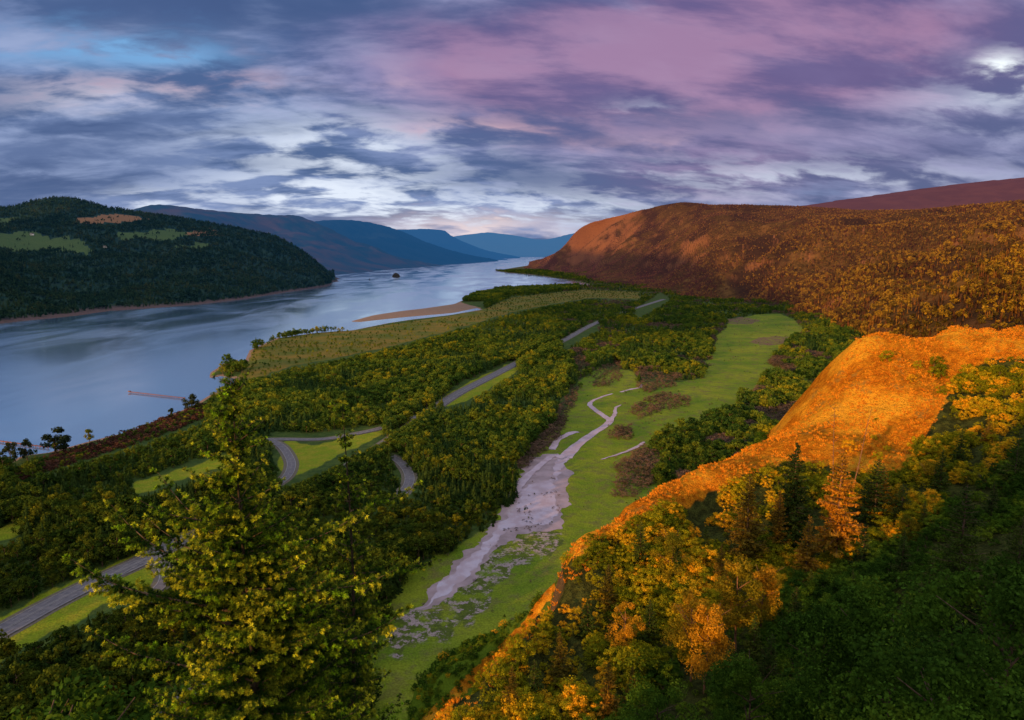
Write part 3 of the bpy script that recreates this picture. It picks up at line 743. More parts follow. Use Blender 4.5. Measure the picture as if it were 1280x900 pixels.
def two(name, a, b, ma, mb):
    V, Fc = join([a, b]); mi = np.concatenate([np.zeros(len(a[1]), int), np.ones(len(b[1]), int)])
    return mesh(name, V, Fc, [ma, mb], mi)
def proto_obj(me): o = bpy.data.objects.new(me.name, me); return o
BLg = [crown_geo(100+i, 26, 950, .034, .38+.05*(i % 3), .10+.05*(i % 2), .5, (.08, .15)) for i in range(6)]
BLt = [trunk_geo(200+i, .8) for i in range(6)]
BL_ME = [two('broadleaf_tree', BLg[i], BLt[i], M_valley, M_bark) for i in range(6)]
WI_ME = [two('willow_bush', crown_geo(300+i, 14, 420, .030, .50, .05, .35, (.12, .2), .95), trunk_geo(310+i, .5, .02), M_willow, M_bark) for i in range(4)]
CFg = [conifer_far(400+i, 9+i % 3, 8, .15+.03*(i % 3)) for i in range(5)]
CR_ME = [mesh('slope_conifer', *CFg[i], [M_conR]) for i in range(5)]
CL_ME = [mesh('left_bank_conifer', *CFg[i], [M_conL]) for i in range(4)]+[mesh('left_bank_tree', *crown_geo(450, 8, 140, .09, .34, .1), [M_conL])]
M_valcon = foliage('valley_conifer_needles', (.028, .065, .020), (.055, .10, .022), (.10, .13, .02), .6, .8, .02, .2, None, .5, .3)
CV_ME = [mesh('valley_conifer', *conifer_far(480+i, 12, 9, .27), [M_valcon]) for i in range(3)]
SH_ME = [two('spur_shrub', crown_geo(500+i, 34, 2200, .020, .52, .03, .5, (.07, .14), .95), trunk_geo(510+i, .5, .02), M_spur, M_bark) for i in range(6)]
DK_ME = [two('shaded_shrub', crown_geo(530+i, 40, 4200, .015, .50, .04, .5, (.06, .13), .95), trunk_geo(540+i, .5, .02), M_dusk, M_bark) for i in range(5)]

def scatter(name, P, mes, scl, rnd, label, cat, squash=None):
    """uncountable growth: one object, its plants instanced on its own vertices"""
    n = len(P)
    if n == 0: return
    me = bpy.data.meshes.new(name); me.vertices.add(n); me.vertices.foreach_set('co', np.asarray(P, np.float32).ravel()); me.update()
    s = np.stack([scl*(squash if squash is not None else 1.0)]*2+[scl], 1) if np.ndim(scl) == 1 else scl
    for i, nm in enumerate(('sx', 'sz')): attr(me, nm, s[:, (0, 2)[i]])
    attr(me, 'rot', rnd.random(n)*6.283)
    a = me.attributes.new('idx', 'INT', 'POINT'); a.data.foreach_set('value', rnd.integers(0, len(mes), n).astype(np.int32))
    o = tag(link(name, me), label, cat, kind='stuff')
    col = bpy.data.collections.new(name+'_sources')
    for q in mes: col.objects.link(proto_obj(q))
    ng = bpy.data.node_groups.new(name, 'GeometryNodeTree')
    ng.interface.new_socket('Geometry', in_out='INPUT', socket_type='NodeSocketGeometry')
    ng.interface.new_socket('Geometry', in_out='OUTPUT', socket_type='NodeSocketGeometry')
    N = ng.nodes; L = ng.links
    gi = N.new('NodeGroupInput'); go = N.new('NodeGroupOutput'); ip = N.new('GeometryNodeInstanceOnPoints')
    ci = N.new('GeometryNodeCollectionInfo'); ci.inputs['Collection'].default_value = col
    ci.inputs['Separate Children'].default_value = True; ci.inputs['Reset Children'].default_value = True
    def na(nm, ty='FLOAT'):
        q = N.new('GeometryNodeInputNamedAttribute'); q.data_type = ty; q.inputs['Name'].default_value = nm; return q.outputs['Attribute']
    L.new(gi.outputs[0], ip.inputs['Points']); L.new(ci.outputs[0], ip.inputs['Instance'])
    ip.inputs['Pick Instance'].default_value = True; L.new(na('idx', 'INT'), ip.inputs['Instance Index'])
    cs = N.new('ShaderNodeCombineXYZ'); sx = na('sx'); sz = na('sz')
    L.new(sx, cs.inputs[0]); L.new(sx, cs.inputs[1]); L.new(sz, cs.inputs[2]); L.new(cs.outputs[0], ip.inputs['Scale'])
    cr = N.new('ShaderNodeCombineXYZ'); L.new(na('rot'), cr.inputs[2]); L.new(cr.outputs[0], ip.inputs['Rotation'])
    L.new(ip.outputs[0], go.inputs[0])
    md = o.modifiers.new('planting', 'NODES'); md.node_group = ng
    return o

# ================================================================== valley woods
OPEN = [MEADOW, MARSH, EARTH[0], EARTH[2]]+VERGES
def inany(pp, polys):
    r = np.zeros(len(pp), bool)
    for q in polys: r |= inpoly(pp, q)
    return r
ROADPX = [[(p[0], p[1]) for p in R_[1]] for R_ in ROADS]
ROADW = [crom([gnd(a, b, 3) for a, b in r], 120)[:, :2] for r in ROADPX]
VISROAD = [[(552, 508), (556, 496), (566, 484), (640, 450), (650, 462), (600, 488), (570, 505)], [(336, 540), (400, 541), (482, 530), (482, 544), (440, 566), (380, 594), (352, 604), (340, 575)],
           [(484, 566), (500, 566), (522, 592), (520, 612), (505, 610), (488, 580)], [(-20, 800), (0, 768), (120, 712), (240, 660), (262, 678), (215, 705), (212, 735), (160, 745), (60, 792)],
           [(700, 430), (745, 400), (752, 408), (706, 436)], [(790, 390), (826, 366), (838, 374), (800, 396)],
           [(165, 604), (230, 580), (288, 562), (290, 582), (240, 598), (175, 618)], [(170, 895), (200, 858), (290, 838), (300, 856), (230, 880)]]
WATERLINE = [(60, 566), (240, 508)]
def jgrid(x0, x1, y0, y1, s, r):
    X, Y = np.meshgrid(np.arange(x0, x1, s), np.arange(y0, y1, s)); n = X.size
    return np.stack([X.ravel()+r.uniform(-.45, .45, n)*s, Y.ravel()+r.uniform(-.45, .45, n)*s], 1)
WOOD_ISLES = [[(740, 462), (722, 430), (740, 405), (800, 386), (890, 385), (900, 400), (888, 440), (868, 470), (830, 476), (800, 470), (780, 456)],
              [(800, 600), (806, 566), (830, 545), (860, 536), (905, 525), (960, 470), (1010, 480), (1030, 500), (960, 560), (880, 590), (830, 610)],
              [(960, 455), (985, 428), (1030, 400), (1080, 400), (1100, 470), (1020, 480)]]
BUSH_ISLES = [[(786, 516), (800, 500), (830, 492), (862, 498), (860, 508), (830, 514), (800, 524)], [(758, 548), (770, 534), (790, 536), (788, 550)], [(768, 620), (772, 580), (800, 560), (826, 570), (822, 600), (790, 625)],
              [(740, 470), (752, 458), (776, 452), (780, 474), (756, 484), (742, 484)], [(796, 484), (806, 466), (838, 470), (846, 482), (810, 492)], [(722, 478), (716, 450), (728, 440), (740, 462)],
              [(700, 545), (718, 505), (726, 482), (714, 484), (690, 530), (655, 566), (640, 592), (652, 592)]]
r = np.random.default_rng(11)
TREES = []          # x, y, h, kind
for (ya, yb, s) in ((250, 900, 5.6), (900, 1800, 7.4), (1800, 3200, 11), (3200, 7200, 17)):
    Q = jgrid(-ya*1.0-600, yb*.95, ya, yb, s, r)
    Q = Q[(np.abs(Q[:, 0]) < Q[:, 1]*.80+60)]
    ins_ = inpoly(Q, BANK); sd_ = segdist(Q, BANK+[BANK[0]])
    Q = Q[ins_ & (sd_ > 9)]
    sd_ = segdist(Q, BANK+[BANK[0]])
    P0 = proj(np.c_[Q, np.full(len(Q), 3.0)])
    big = fbm(Q[:, 0]/90, Q[:, 1]/90, 3)
    H = np.clip(11.5+24*big+r.normal(0, 2.9, len(Q)), 4, 24)
    H *= np.where(P0[:, 0] < 330, 1.15, 1.0)
    hd = segdist(Q, ROADW[0]); H = np.where((hd < 30) & (P0[:, 0] > 250), np.maximum(H, 15), H)
    isle = inany(P0, WOOD_ISLES); bush = inany(P0, BUSH_ISLES)
    H = np.where(bush, r.uniform(3.5, 7.5, len(Q)), H)
    H = np.where((P0[:, 0] > 740) & (P0[:, 1] < 480) & ~isle, H*.75, H)
    P1 = proj(np.c_[Q, 3+H]); P0r = P0; W_ = np.c_[fbm(Q[:, 0]/26, Q[:, 1]/26, 4), fbm(Q[:, 0]/26+30, Q[:, 1]/26+7, 4)]*26
    P0w = proj(np.c_[Q[:, 0]+W_[:, 0], Q[:, 1]+W_[:, 1]*1.6, np.full(len(Q), 3.0)])
    openb = inany(P0w, OPEN) | inany(P0, VISROAD); opent = inany(P1+(P0w-P0), OPEN) | inany(P1, VISROAD) | inany((P0+P1)/2, VISROAD)
    ok = (~openb & ~opent) | isle | bush
    ok &= ~(inany(P1, VISROAD) | inany(P0, VISROAD)) 
    # the low marsh, the shore and gaps
    shore = (sd_ < 30) & (P0[:, 0] < 300); ok &= ~shore | (r.random(len(Q)) < .10)
    ok &= ~((P0[:, 0] > 880) & (P0[:, 1] < 395) & (P0[:, 1] > 378) & (r.random(len(Q)) < .4))
    for rw, rd in zip(ROADW, ROADS): ok &= segdist(Q, rw) > rd[2]/2+1.5
    ok &= (P0[:, 1] < 1000) & (P0[:, 0] > -120) & (P0[:, 0] < 1400)
    ok &= hz(Q[:, 0], Q[:, 1])*((Q[:, 1] < 430) & (Q[:, 0] > -270) & (Q[:, 0] < 430)) < 8
    bcr = below_crest(P1); ok &= ~((P1[:, 0] > 545) & (bcr > 60) & (P1[:, 1] > 415))
    scrub = r.random(len(Q)) < np.clip(.98+fbm(Q[:, 0]/45+11, Q[:, 1]/45, 3)*1.2, .35, 1); ok &= scrub
    BAR = [(425, 414), (437, 397), (500, 384), (575, 371), (606, 378), (606, 392), (560, 398), (517, 402), (484, 407), (450, 416)]
    EMB = [(20, 600), (60, 588), (120, 570), (200, 545), (262, 520), (262, 498), (205, 520), (120, 550), (40, 575), (10, 588)]
    ok &= ~(inpoly(P0, BAR) | inpoly(P1, BAR) | inpoly(P0, EMB) | inpoly(P1, EMB))
    kind = np.where(bush, 1, 0)
    kind = np.where((~bush) & (P0[:, 0] > 600) & (fbm(Q[:, 0]/60+40, Q[:, 1]/60, 3) > .12) & (P0[:, 0] > 700), 1, kind)
    kind = np.where((kind == 0) & (fbm(Q[:, 0]/70+90, Q[:, 1]/70+20, 3)+r.normal(0, .09, len(Q)) > .13), 2, kind)
    H = np.where((kind == 1) & ~bush, np.minimum(H, 9), H)
    H = np.where(kind == 2, H*1.15, H)
    TREES.append(np.c_[Q, H, kind][ok])
# the marsh edge, the point woods, scattered shore trees
Q = jgrid(-800, 900, 1200, 4200, 11, r); P0 = proj(np.c_[Q, np.full(len(Q), 3.)])
k = inpoly(P0, [(577, 377), (596, 368), (650, 361), (722, 357.5), (724, 362), (690, 365), (640, 369), (600, 377)]) & inpoly(Q, BANK)
TREES.append(np.c_[Q[k], r.uniform(12, 22, k.sum()), np.zeros(k.sum())])
k = inpoly(P0, MARSH) & inpoly(Q, BANK) & ~inpoly(P0, BAR) & (r.random(len(Q)) < np.where(P0[:, 1] > 428, .45, .22)) & (segdist(Q, BANK) > 8)
TREES.append(np.c_[Q[k], r.uniform(3, 7, k.sum()), np.zeros(k.sum())])
T = np.concatenate(TREES)
print('valley trees', len(T), [int((T[:, 3] == k).sum()) for k in (0, 1, 2)])
pp = proj(np.c_[T[:, :2], np.full(len(T), 3.)]); pt = proj(np.c_[T[:, :2], 3+T[:, 2]])
vis = (pt[:, 0] > 0) & (pt[:, 0] < 1280) & (pt[:, 1] < 900) & (below_crest(pt) < 4)
size = np.where(vis, pp[:, 1]-pt[:, 1], 0)
def zone(px, py):
    if py > 700 and px < 520: return 'in the dark wood below the viewpoint'
    if px < 330: return 'in the wood between the river and the lower highway' if py < 690 else 'in the dark wood beside the lower highway'
    if px < 720 and py > 540: return 'in the wood on the left of the gravel flat'
    if px < 720: return 'in the wood between the marsh and the highway'
    if px < 900 and py < 500: return 'among the brush beside the upper creek'
    return 'in the grove on the right edge of the green meadow'
for kind, mes, nm, adj, cat in ((0, BL_ME, 'broadleaf_tree', 'round crowned green broadleaf tree', 'tree'), (1, WI_ME, 'willow_bush', 'low brown bush of nearly leafless twigs', 'bush'), (2, CV_ME, 'conifer_tree', 'pointed dark green conifer', 'tree')):
    idx = np.where(T[:, 3] == kind)[0]; idx = idx[np.argsort(-size[idx])]
    nind = 280; ind = idx[:nind]; ind = ind[size[ind] > 0]; rest = idx[len(ind):]
    for c_, i in enumerate(ind):
        me = mes[r.integers(0, len(mes))]; H = T[i, 2]; px, py = pp[i]
        o = link(nm, me, loc=(T[i, 0], T[i, 1], 2.9)); w_ = H*r.uniform(.9, 1.15)*(1.6 if kind == 1 else 1.0)
        o.scale = (w_, w_, H); o.rotation_euler = (0, 0, r.random()*6.28)
        zn = zone(px, py)
        tag(o, adj.replace('low brown bush of nearly leafless twigs','brown nearly leafless bush')+' '+zn, cat, adj.split(' ')[0]+' '+cat+'s '+zn)
    rs = T[rest]
    scatter({0: 'broadleaf_woodland', 1: 'willow_thicket', 2: 'conifer_woodland'}[kind], np.c_[rs[:, :2], np.full(len(rs), 2.9)], mes, rs[:, 2], r,
            {0: 'mass of green and golden broadleaf trees covering the valley floor', 1: 'brown leafless willow thickets along the creek and wood edges', 2: 'dark pointed conifers mixed through the valley woods'}[kind],
            {0: 'woodland', 1: 'thicket', 2: 'woodland'}[kind], 1.6 if kind == 1 else 1.08)

Q = jgrid(-200, 900, 280, 2600, 7, r); P0 = proj(np.c_[Q, np.full(len(Q), 3.)])
STR = [(470, 800), (510, 765), (545, 725), (600, 670), (640, 600), (690, 560), (720, 545), (735, 500), (770, 485), (775, 515), (725, 570), (720, 640), (705, 670), (620, 730), (560, 790)]
k = inpoly(P0, MEADOW) & ~inpoly(P0, STR) & (r.random(len(Q)) < np.clip(.02+fbm(Q[:, 0]/30+5, Q[:, 1]/30, 3)*.9, 0, .5))
scatter('meadow_bushes', np.c_[Q[k], np.full(k.sum(), 2.9)], WI_ME+BL_ME[:2], r.uniform(.8, 2.6, k.sum()), r, 'small bushes and tussocks dotted over the green meadow', 'scrub', 1.5)
Q = jgrid(-100, 120, 330, 760, 5, r); P0 = proj(np.c_[Q, np.full(len(Q), 3.)])
k = inpoly(P0, [(520, 760), (600, 700), (640, 640), (670, 590), (700, 590), (700, 650), (640, 680), (600, 730), (560, 770)]) & (fbm(Q[:, 0]/14, Q[:, 1]/14, 3)+r.normal(0, .05, len(Q)) > .13)
scatter('flat_bushes', np.c_[Q[k], np.full(k.sum(), 3.0)], WI_ME+BL_ME[:1], r.uniform(.6, 2.2, k.sum()), r, 'tiny dark bushes on islands in the pinkish gravel flat', 'scrub', 1.7)
# reddish scrub along the river embankment, lower left
Q = jgrid(-1400, -200, 500, 1200, 3.2, r); P0 = proj(np.c_[Q, np.full(len(Q), 3.)])
k = inpoly(P0, [(20, 606), (60, 590), (120, 571), (200, 546), (262, 520), (262, 504), (205, 524), (120, 554), (50, 574), (15, 590)])
M_red = foliage('red_osier_twigs', (.060, .030, .025), (.11, .05, .038), (.16, .075, .045), .55, .7, .02, .1, None, .8, .4)
RB = [mesh('red_scrub', *crown_geo(620+i, 8, 160, .08, .5, .05, .5, (.15, .25)), [M_red]) for i in range(3)]
k &= r.random(len(Q)) < .8
scatter('embankment_scrub', np.c_[Q[k], np.full(k.sum(), 3.)], RB*2+BL_ME[:2], r.uniform(1.6, 5.5, k.sum()), r, 'belt of reddish brown scrub along the river embankment', 'scrub', 1.3)

# ================================================================== hill forests
def on_loft(V, n, r, vmax=.80):
    nu, nv = V.shape[:2]; m = int(nv*vmax)
    A = V[:-1, :m-1]; B = V[1:, :m-1]; C = V[:-1, 1:m]
    ar = np.linalg.norm(np.cross(B-A, C-A), axis=2).ravel(); ar /= ar.sum()
    k = r.choice(len(ar), n, p=ar); i = k//(m-1); j = k % (m-1); a = r.random(n)[:, None]; b = r.random(n)[:, None]
    return (V[i, j]*(1-a)+V[i+1, j]*a)*(1-b)+(V[i, j+1]*(1-a)+V[i+1, j+1]*a)*b
P = on_loft(VR, 190000, r); q = proj(P)
k = (q[:, 0] > 600) & (q[:, 0] < 1340) & (P[:, 2] > 1)
crb = below_crest(q); k &= ~(crb > 25)
k &= (r.random(len(P)) < np.clip(1.15-P[:, 1]/7000+fbm(P[:, 0]/160, P[:, 1]/260, 3)*2.4, .08, 1))
P = P[k]; q = q[k]; H = r.uniform(7, 17, len(P))*(1+fbm(P[:, 0]/200, P[:, 1]/200)*.5)*np.interp(P[:, 1], [2500, 4500], [1, .5])*(.75+.5*vnoise(P[:, 0]/90, P[:, 1]/160))
sz = H*F/P[:, 1]*((q[:, 0] < 1280) & (crb[k] < -4)); o_ = np.argsort(-sz)[:260]
M_br = foliage('slope_broadleaf_leaves', (.10, .07, .014), (.20, .13, .018), (.36, .22, .02), .45, .66, .006, .2, HZ_R, .12, .5)
BR_ME = [mesh('slope_broadleaf', *crown_geo(470+i, 9, 200, .08, .38, .1), [M_br]) for i in range(3)]
for i in o_:
    kd = r.random() < .3
    o = link('slope_broadleaf_tree' if kd else 'slope_conifer_tree', (BR_ME if kd else CR_ME)[r.integers(0, 3)], loc=P[i]-np.array([0, 0, .5])); h = H[i]*(.8 if kd else 1.1); o.scale = (h, h, h); o.rotation_euler = (0, 0, r.random()*6.28)
    if kd: tag(o, 'rounded rust gold tree low on the wide sunlit slope behind the grassy spur', 'tree', 'rust gold trees low on the far right slope')
    else: tag(o, 'pointed rust brown conifer low on the wide sunlit slope behind the grassy spur', 'tree', 'rust brown conifers low on the far right slope')
rest = np.setdiff1d(np.arange(len(P)), o_)
scatter('right_slope_forest', P[rest]-np.array([0, 0, .5]), CR_ME+BR_ME[:2], H[rest]*1.05, r, 'sunlit rust coloured forest covering the right side of the gorge', 'forest', 1.15)
P = on_loft(VL, 70000, r); q = proj(P); qw = q+np.stack([fbm(P[:, 0]/110, P[:, 1]/110, 3)*26, fbm(P[:, 0]/110+9, P[:, 1]/110, 3)*9], 1)
fl = np.clip(sum(inpoly(qw, p_).astype(float) for p_ in FIELDS+[[(93, 270), (140, 268), (190, 272), (160, 281), (105, 281)]]), 0, 1)
k = (q[:, 0] > -40) & (q[:, 0] < 430) & (P[:, 2] > 4) & ((fl < .5) | (r.random(len(P)) < .035))
P = P[k]; scatter('left_bank_forest', P-np.array([0, 0, .5]), CL_ME, r.uniform(12, 24, len(P)), r, 'dark blue green forest covering the hill across the river', 'forest', 1.2)

# ================================================================== plants of the spur
def spurpts(n, x0, x1, y0, y1, s): 
    Q = jgrid(x0, x1, y0, y1, s, r); z = hz(Q[:, 0], Q[:, 1]); P = np.c_[Q, z]; return P, proj(P)
P, q = spurpts(0, -40, 300, 55, 262, 1.9)
inb = inpoly(q, BARE); cb = below_crest(q)
patch = fbm(P[:, 0]/11+7, P[:, 1]/11, 3)
DARKP = [(1060, 600), (1160, 560), (1190, 500), (1205, 440), (1240, 452), (1262, 520), (1200, 600), (1100, 640)]
ok = (q[:, 0] > 480) & (q[:, 0] < 1380) & (q[:, 1] < 1000) & (cb > np.where(q[:, 0] < 820, -40, 2))
ok &= (~inb | (r.random(len(P)) < .03)) & (r.random(len(P)) < np.clip(.62+patch*1.9, .05, 1))
ok &= (r.random(len(P)) < np.where(q[:, 0] < 860, 1, np.clip(cb/30, .25, 1)))
P = P[ok]; q = q[ok]; cb = cb[ok]; patch = patch[ok]
H = np.clip(2.6+patch*7+r.normal(0, .7, len(P)), .9, 6.5)*np.clip(.5+cb/90, .5, 1.05)
shade = q[:, 1] > np.interp(q[:, 0], [700, 900, 1000, 1100, 1180, 1280], [930, 800, 735, 690, 640, 560])  # shadow edge: shrubs beyond it get leaves with the shade painted in
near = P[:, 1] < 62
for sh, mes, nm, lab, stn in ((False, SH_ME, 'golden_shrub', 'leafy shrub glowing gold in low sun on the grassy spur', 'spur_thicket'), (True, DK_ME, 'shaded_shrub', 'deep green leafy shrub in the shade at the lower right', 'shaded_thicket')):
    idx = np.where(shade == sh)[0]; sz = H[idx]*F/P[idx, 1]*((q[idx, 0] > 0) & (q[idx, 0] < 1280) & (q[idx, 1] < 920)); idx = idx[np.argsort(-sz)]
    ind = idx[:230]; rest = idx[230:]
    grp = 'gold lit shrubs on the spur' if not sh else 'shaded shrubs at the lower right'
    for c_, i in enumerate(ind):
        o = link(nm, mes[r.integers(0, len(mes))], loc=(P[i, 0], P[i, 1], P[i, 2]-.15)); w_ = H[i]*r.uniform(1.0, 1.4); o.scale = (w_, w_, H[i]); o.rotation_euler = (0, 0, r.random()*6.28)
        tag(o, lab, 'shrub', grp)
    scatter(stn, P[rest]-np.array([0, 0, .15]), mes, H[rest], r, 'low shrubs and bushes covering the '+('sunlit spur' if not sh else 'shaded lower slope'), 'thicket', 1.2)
Pf, qf = spurpts(0, -110, 130, 95, 420, 3.6)
cf_ = below_crest(qf); kf = (Pf[:, 2] > 2) & (Pf[:, 2] < 150) & (cf_ < 4) & (r.random(len(Pf)) < .75)
scatter('flank_scrub', Pf[kf]-np.array([0, 0, .3]), DK_ME+SH_ME[:1], r.uniform(1.8, 5.0, kf.sum()), r, 'scrub on the steep side of the spur above the meadow', 'scrub', 1.3)
# grass tufts over the bare part and the crest
def tuft_geo(seed, n=26):
    r_ = np.random.default_rng(seed); V = []
    for k in range(n):
        a = r_.random()*6.28; b = r_.uniform(0, .35); L = r_.uniform(.5, 1.0); w = .035; t = r_.uniform(.1, .55)
        c = np.array([math.cos(a)*b, math.sin(a)*b, 0]); s = np.array([-math.sin(a), math.cos(a), 0])*w
        tip = c+np.array([math.cos(a)*t*L, math.sin(a)*t*L, L]); m = c+np.array([math.cos(a)*t*L*.3, math.sin(a)*t*L*.3, L*.6])
        V += [c-s, c+s, m+s*.8, tip]
    V = np.array(V); return V, np.arange(len(V)).reshape(-1, 4)
GT = [mesh('grass_tuft', *tuft_geo(700+i), [M_grassblade]) for i in range(4)]
P, q = spurpts(0, -30, 200, 90, 262, 1.0); cb = below_crest(q)
ok = (inpoly(q, BARE) | (cb < 40)) & (cb > -6) & (q[:, 0] < 1320) & (q[:, 0] > 500)
ok &= r.random(len(P)) < np.clip(.55+fbm(P[:, 0]/5, P[:, 1]/5, 3)*2, .05, 1)
P = P[ok]; scatter('dry_grass', P-np.array([0, 0, .05]), GT, r.uniform(.35, .9, len(P)), r, 'dry golden grass on the bare top of the spur', 'grass', 1.3)

# ---- named firs standing on the spur
def fir(px, pbase, Y, ptop, seed, mat, label, nm='fir_tree', r0=.2, whorls=34, gap=.0, group=None, bark=M_bark, zb=.1, dens=16, lf=.018):
    b = at(px, pbase, Y); z0 = float(hz(b[0], b[1])[0]); top = at(px, ptop, Y)[2]; z0 = min(z0, b[2]+8); h = top-z0
    t = thing(nm, (b[0], b[1], z0-.3), label, 'tree', group)
    cr, lb = conifer_near(seed, whorls, 6, r0, dens, zb, .2, gap, lf)
    m1 = mesh('crown', cr[0], cr[1], [mat]); V, Fc = join([tube(np.array([[0, 0, -.02], [.002, 0, .3], [-.002, .002, .7], [0, 0, .99]]), [.016, .012, .006, .001], 8), lb])
    m2 = mesh('trunk', V, Fc, [bark])
    for nm_, m_ in (('crown', m1), ('trunk', m2)):
        o = link(nm_, m_, t); o.scale = (h, h, h)
    t.rotation_euler = (0, 0, seed*1.3)
    return t
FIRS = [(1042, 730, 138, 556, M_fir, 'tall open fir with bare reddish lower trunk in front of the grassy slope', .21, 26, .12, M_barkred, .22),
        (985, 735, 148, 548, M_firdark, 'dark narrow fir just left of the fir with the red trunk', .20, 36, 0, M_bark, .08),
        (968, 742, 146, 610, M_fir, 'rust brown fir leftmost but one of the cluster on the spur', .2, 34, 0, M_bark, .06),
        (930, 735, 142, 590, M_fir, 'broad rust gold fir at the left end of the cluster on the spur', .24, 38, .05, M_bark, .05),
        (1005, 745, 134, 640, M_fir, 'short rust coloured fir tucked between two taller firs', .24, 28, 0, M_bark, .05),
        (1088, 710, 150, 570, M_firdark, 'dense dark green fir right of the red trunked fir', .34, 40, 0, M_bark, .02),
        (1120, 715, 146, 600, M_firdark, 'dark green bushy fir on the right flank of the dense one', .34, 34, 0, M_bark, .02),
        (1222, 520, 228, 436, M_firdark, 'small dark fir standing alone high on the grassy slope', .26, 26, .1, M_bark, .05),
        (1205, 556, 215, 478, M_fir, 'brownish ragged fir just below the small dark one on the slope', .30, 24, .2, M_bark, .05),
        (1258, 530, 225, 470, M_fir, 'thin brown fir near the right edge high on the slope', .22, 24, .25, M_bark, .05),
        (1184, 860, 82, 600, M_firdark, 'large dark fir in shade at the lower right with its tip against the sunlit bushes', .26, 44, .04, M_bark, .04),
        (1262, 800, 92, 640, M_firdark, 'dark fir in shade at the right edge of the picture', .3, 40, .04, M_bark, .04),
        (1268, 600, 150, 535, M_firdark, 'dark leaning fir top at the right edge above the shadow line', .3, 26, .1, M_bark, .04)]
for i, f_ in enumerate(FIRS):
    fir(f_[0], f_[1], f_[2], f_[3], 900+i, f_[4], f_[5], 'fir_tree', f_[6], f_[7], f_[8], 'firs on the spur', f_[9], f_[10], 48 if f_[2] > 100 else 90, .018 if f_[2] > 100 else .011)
rf = np.random.default_rng(21); FM = [conifer_near(960+k_, 24, 6, .22, 30, .06, .2, .05, .026) for k_ in range(4)]
FMC = [[mesh('crown', *c_[0], [m_]) for c_ in FM] for m_ in (M_fir, M_firdark)]; FML = [mesh('branches', *join([tube(np.array([[0, 0, -.03], [0, 0, .97]]), [.014, .002], 5), c_[1]]), [M_bark]) for c_ in FM]
for (px, py, Yd, hpx) in [(x_, y_, None, None) for x_, y_ in ((735, 760), (760, 735), (800, 700), (812, 775), (845, 720), (700, 800), (668, 835), (640, 868), (725, 840), (760, 880), (790, 860), (882, 690), (900, 735), (860, 790),
        (908, 780), (1010, 770), (1075, 740), (1150, 700), (1170, 660), (1195, 620), (1100, 655), (1230, 590), (940, 850), (990, 830), (1060, 800), (1120, 790), (1230, 730), (960, 880), (1050, 870), (1150, 860))]:
    Yd = float(np.interp(py, [560, 700, 800, 900], [185, 140, 112, 92])); b_ = at(px, py, Yd); zz = float(hz(b_[0], b_[1])[0]); k_ = rf.integers(0, 4)
    dk_ = py > np.interp(px, [700, 900, 1000, 1100, 1180, 1280], [930, 800, 735, 690, 640, 560]); hgt = rf.uniform(6, 11)  # firs beyond the shadow edge take dark needles, shade set by colour
    t = thing('young_fir', (b_[0], b_[1], zz-.2), 'small pointed '+('dark fir among the shaded shrubs' if dk_ else 'rust gold fir among the sunlit shrubs'), 'tree', 'young firs '+('in the shade' if dk_ else 'on the sunlit spur'))
    t.rotation_euler = (0, 0, rf.random()*6)
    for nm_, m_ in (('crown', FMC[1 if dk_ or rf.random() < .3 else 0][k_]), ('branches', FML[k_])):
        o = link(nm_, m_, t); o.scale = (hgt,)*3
# bare snags
for (pb, yb, Yd, pt_, yt, lab) in ((1041, 600, 150, 1045, 512, 'tall thin bare snag rising above the red trunked fir'), (1063, 585, 160, 1090, 514, 'leaning dead snag with a crooked tip on the orange slope')):
    a = at(pb, yb, Yd); b = at(pt_, yt, Yd); z0 = float(hz(a[0], a[1])[0])-.5; a[2] = min(a[2], z0)
    t = np.linspace(0, 1, 9)[:, None]; C_ = a+(b-a)*t; C_[:, 0] += np.sin(t[:, 0]*5)*.25
    parts = [tube(C_-a, np.linspace(.20, .035, 9), 6)]
    for k in range(7):
        q_ = C_[3+k % 6]-a; an = r.random()*6.28; L = r.uniform(.8, 2.2)
        parts.append(tube(np.array([q_, q_+np.array([math.cos(an)*L*.6, .2, L*.35]), q_+np.array([math.cos(an)*L, .3, L*.9])]), [.06, .04, .015], 4))
    V, Fc = join(parts); tag(link('dead_snag', mesh('dead_snag', V, Fc, [M_barkred]), loc=a), lab, 'dead tree')
# slender pale stemmed trees on the lower spur, near broadleaf trees
def leaftree(px, pbase, Y, ptop, seed, mat, label, nm='birch_tree', r0=.2, zb=.3, nleaf=4200, ls=.012, bark=M_barkred, tr=.013, cat='tree', group=None, nl=30, lobe=(.05, .10)):
    b = at(px, pbase, Y); z0 = min(float(hz(b[0], b[1])[0]), b[2]+4); h = at(px, ptop, Y)[2]-z0
    t = thing(nm, (b[0], b[1], z0-.2), label, cat, group)
    cg = crown_geo(seed, nl, nleaf, ls, r0, zb, .25, lobe, 1.0)
    o = link('crown', mesh('crown', cg[0], cg[1], [mat]), t); o.scale = (h, h, h)
    tg = trunk_geo(seed+1, .82, tr, 7, 9); o = link('trunk', mesh('trunk', tg[0], tg[1], [bark]), t); o.scale = (h, h, h)
    return t
M_rust = foliage('rust_leaves', (.14, .14, .012), (.34, .24, .014), (.60, .30, .02), .5, .75, .15, .3, None, 2.5, .5)
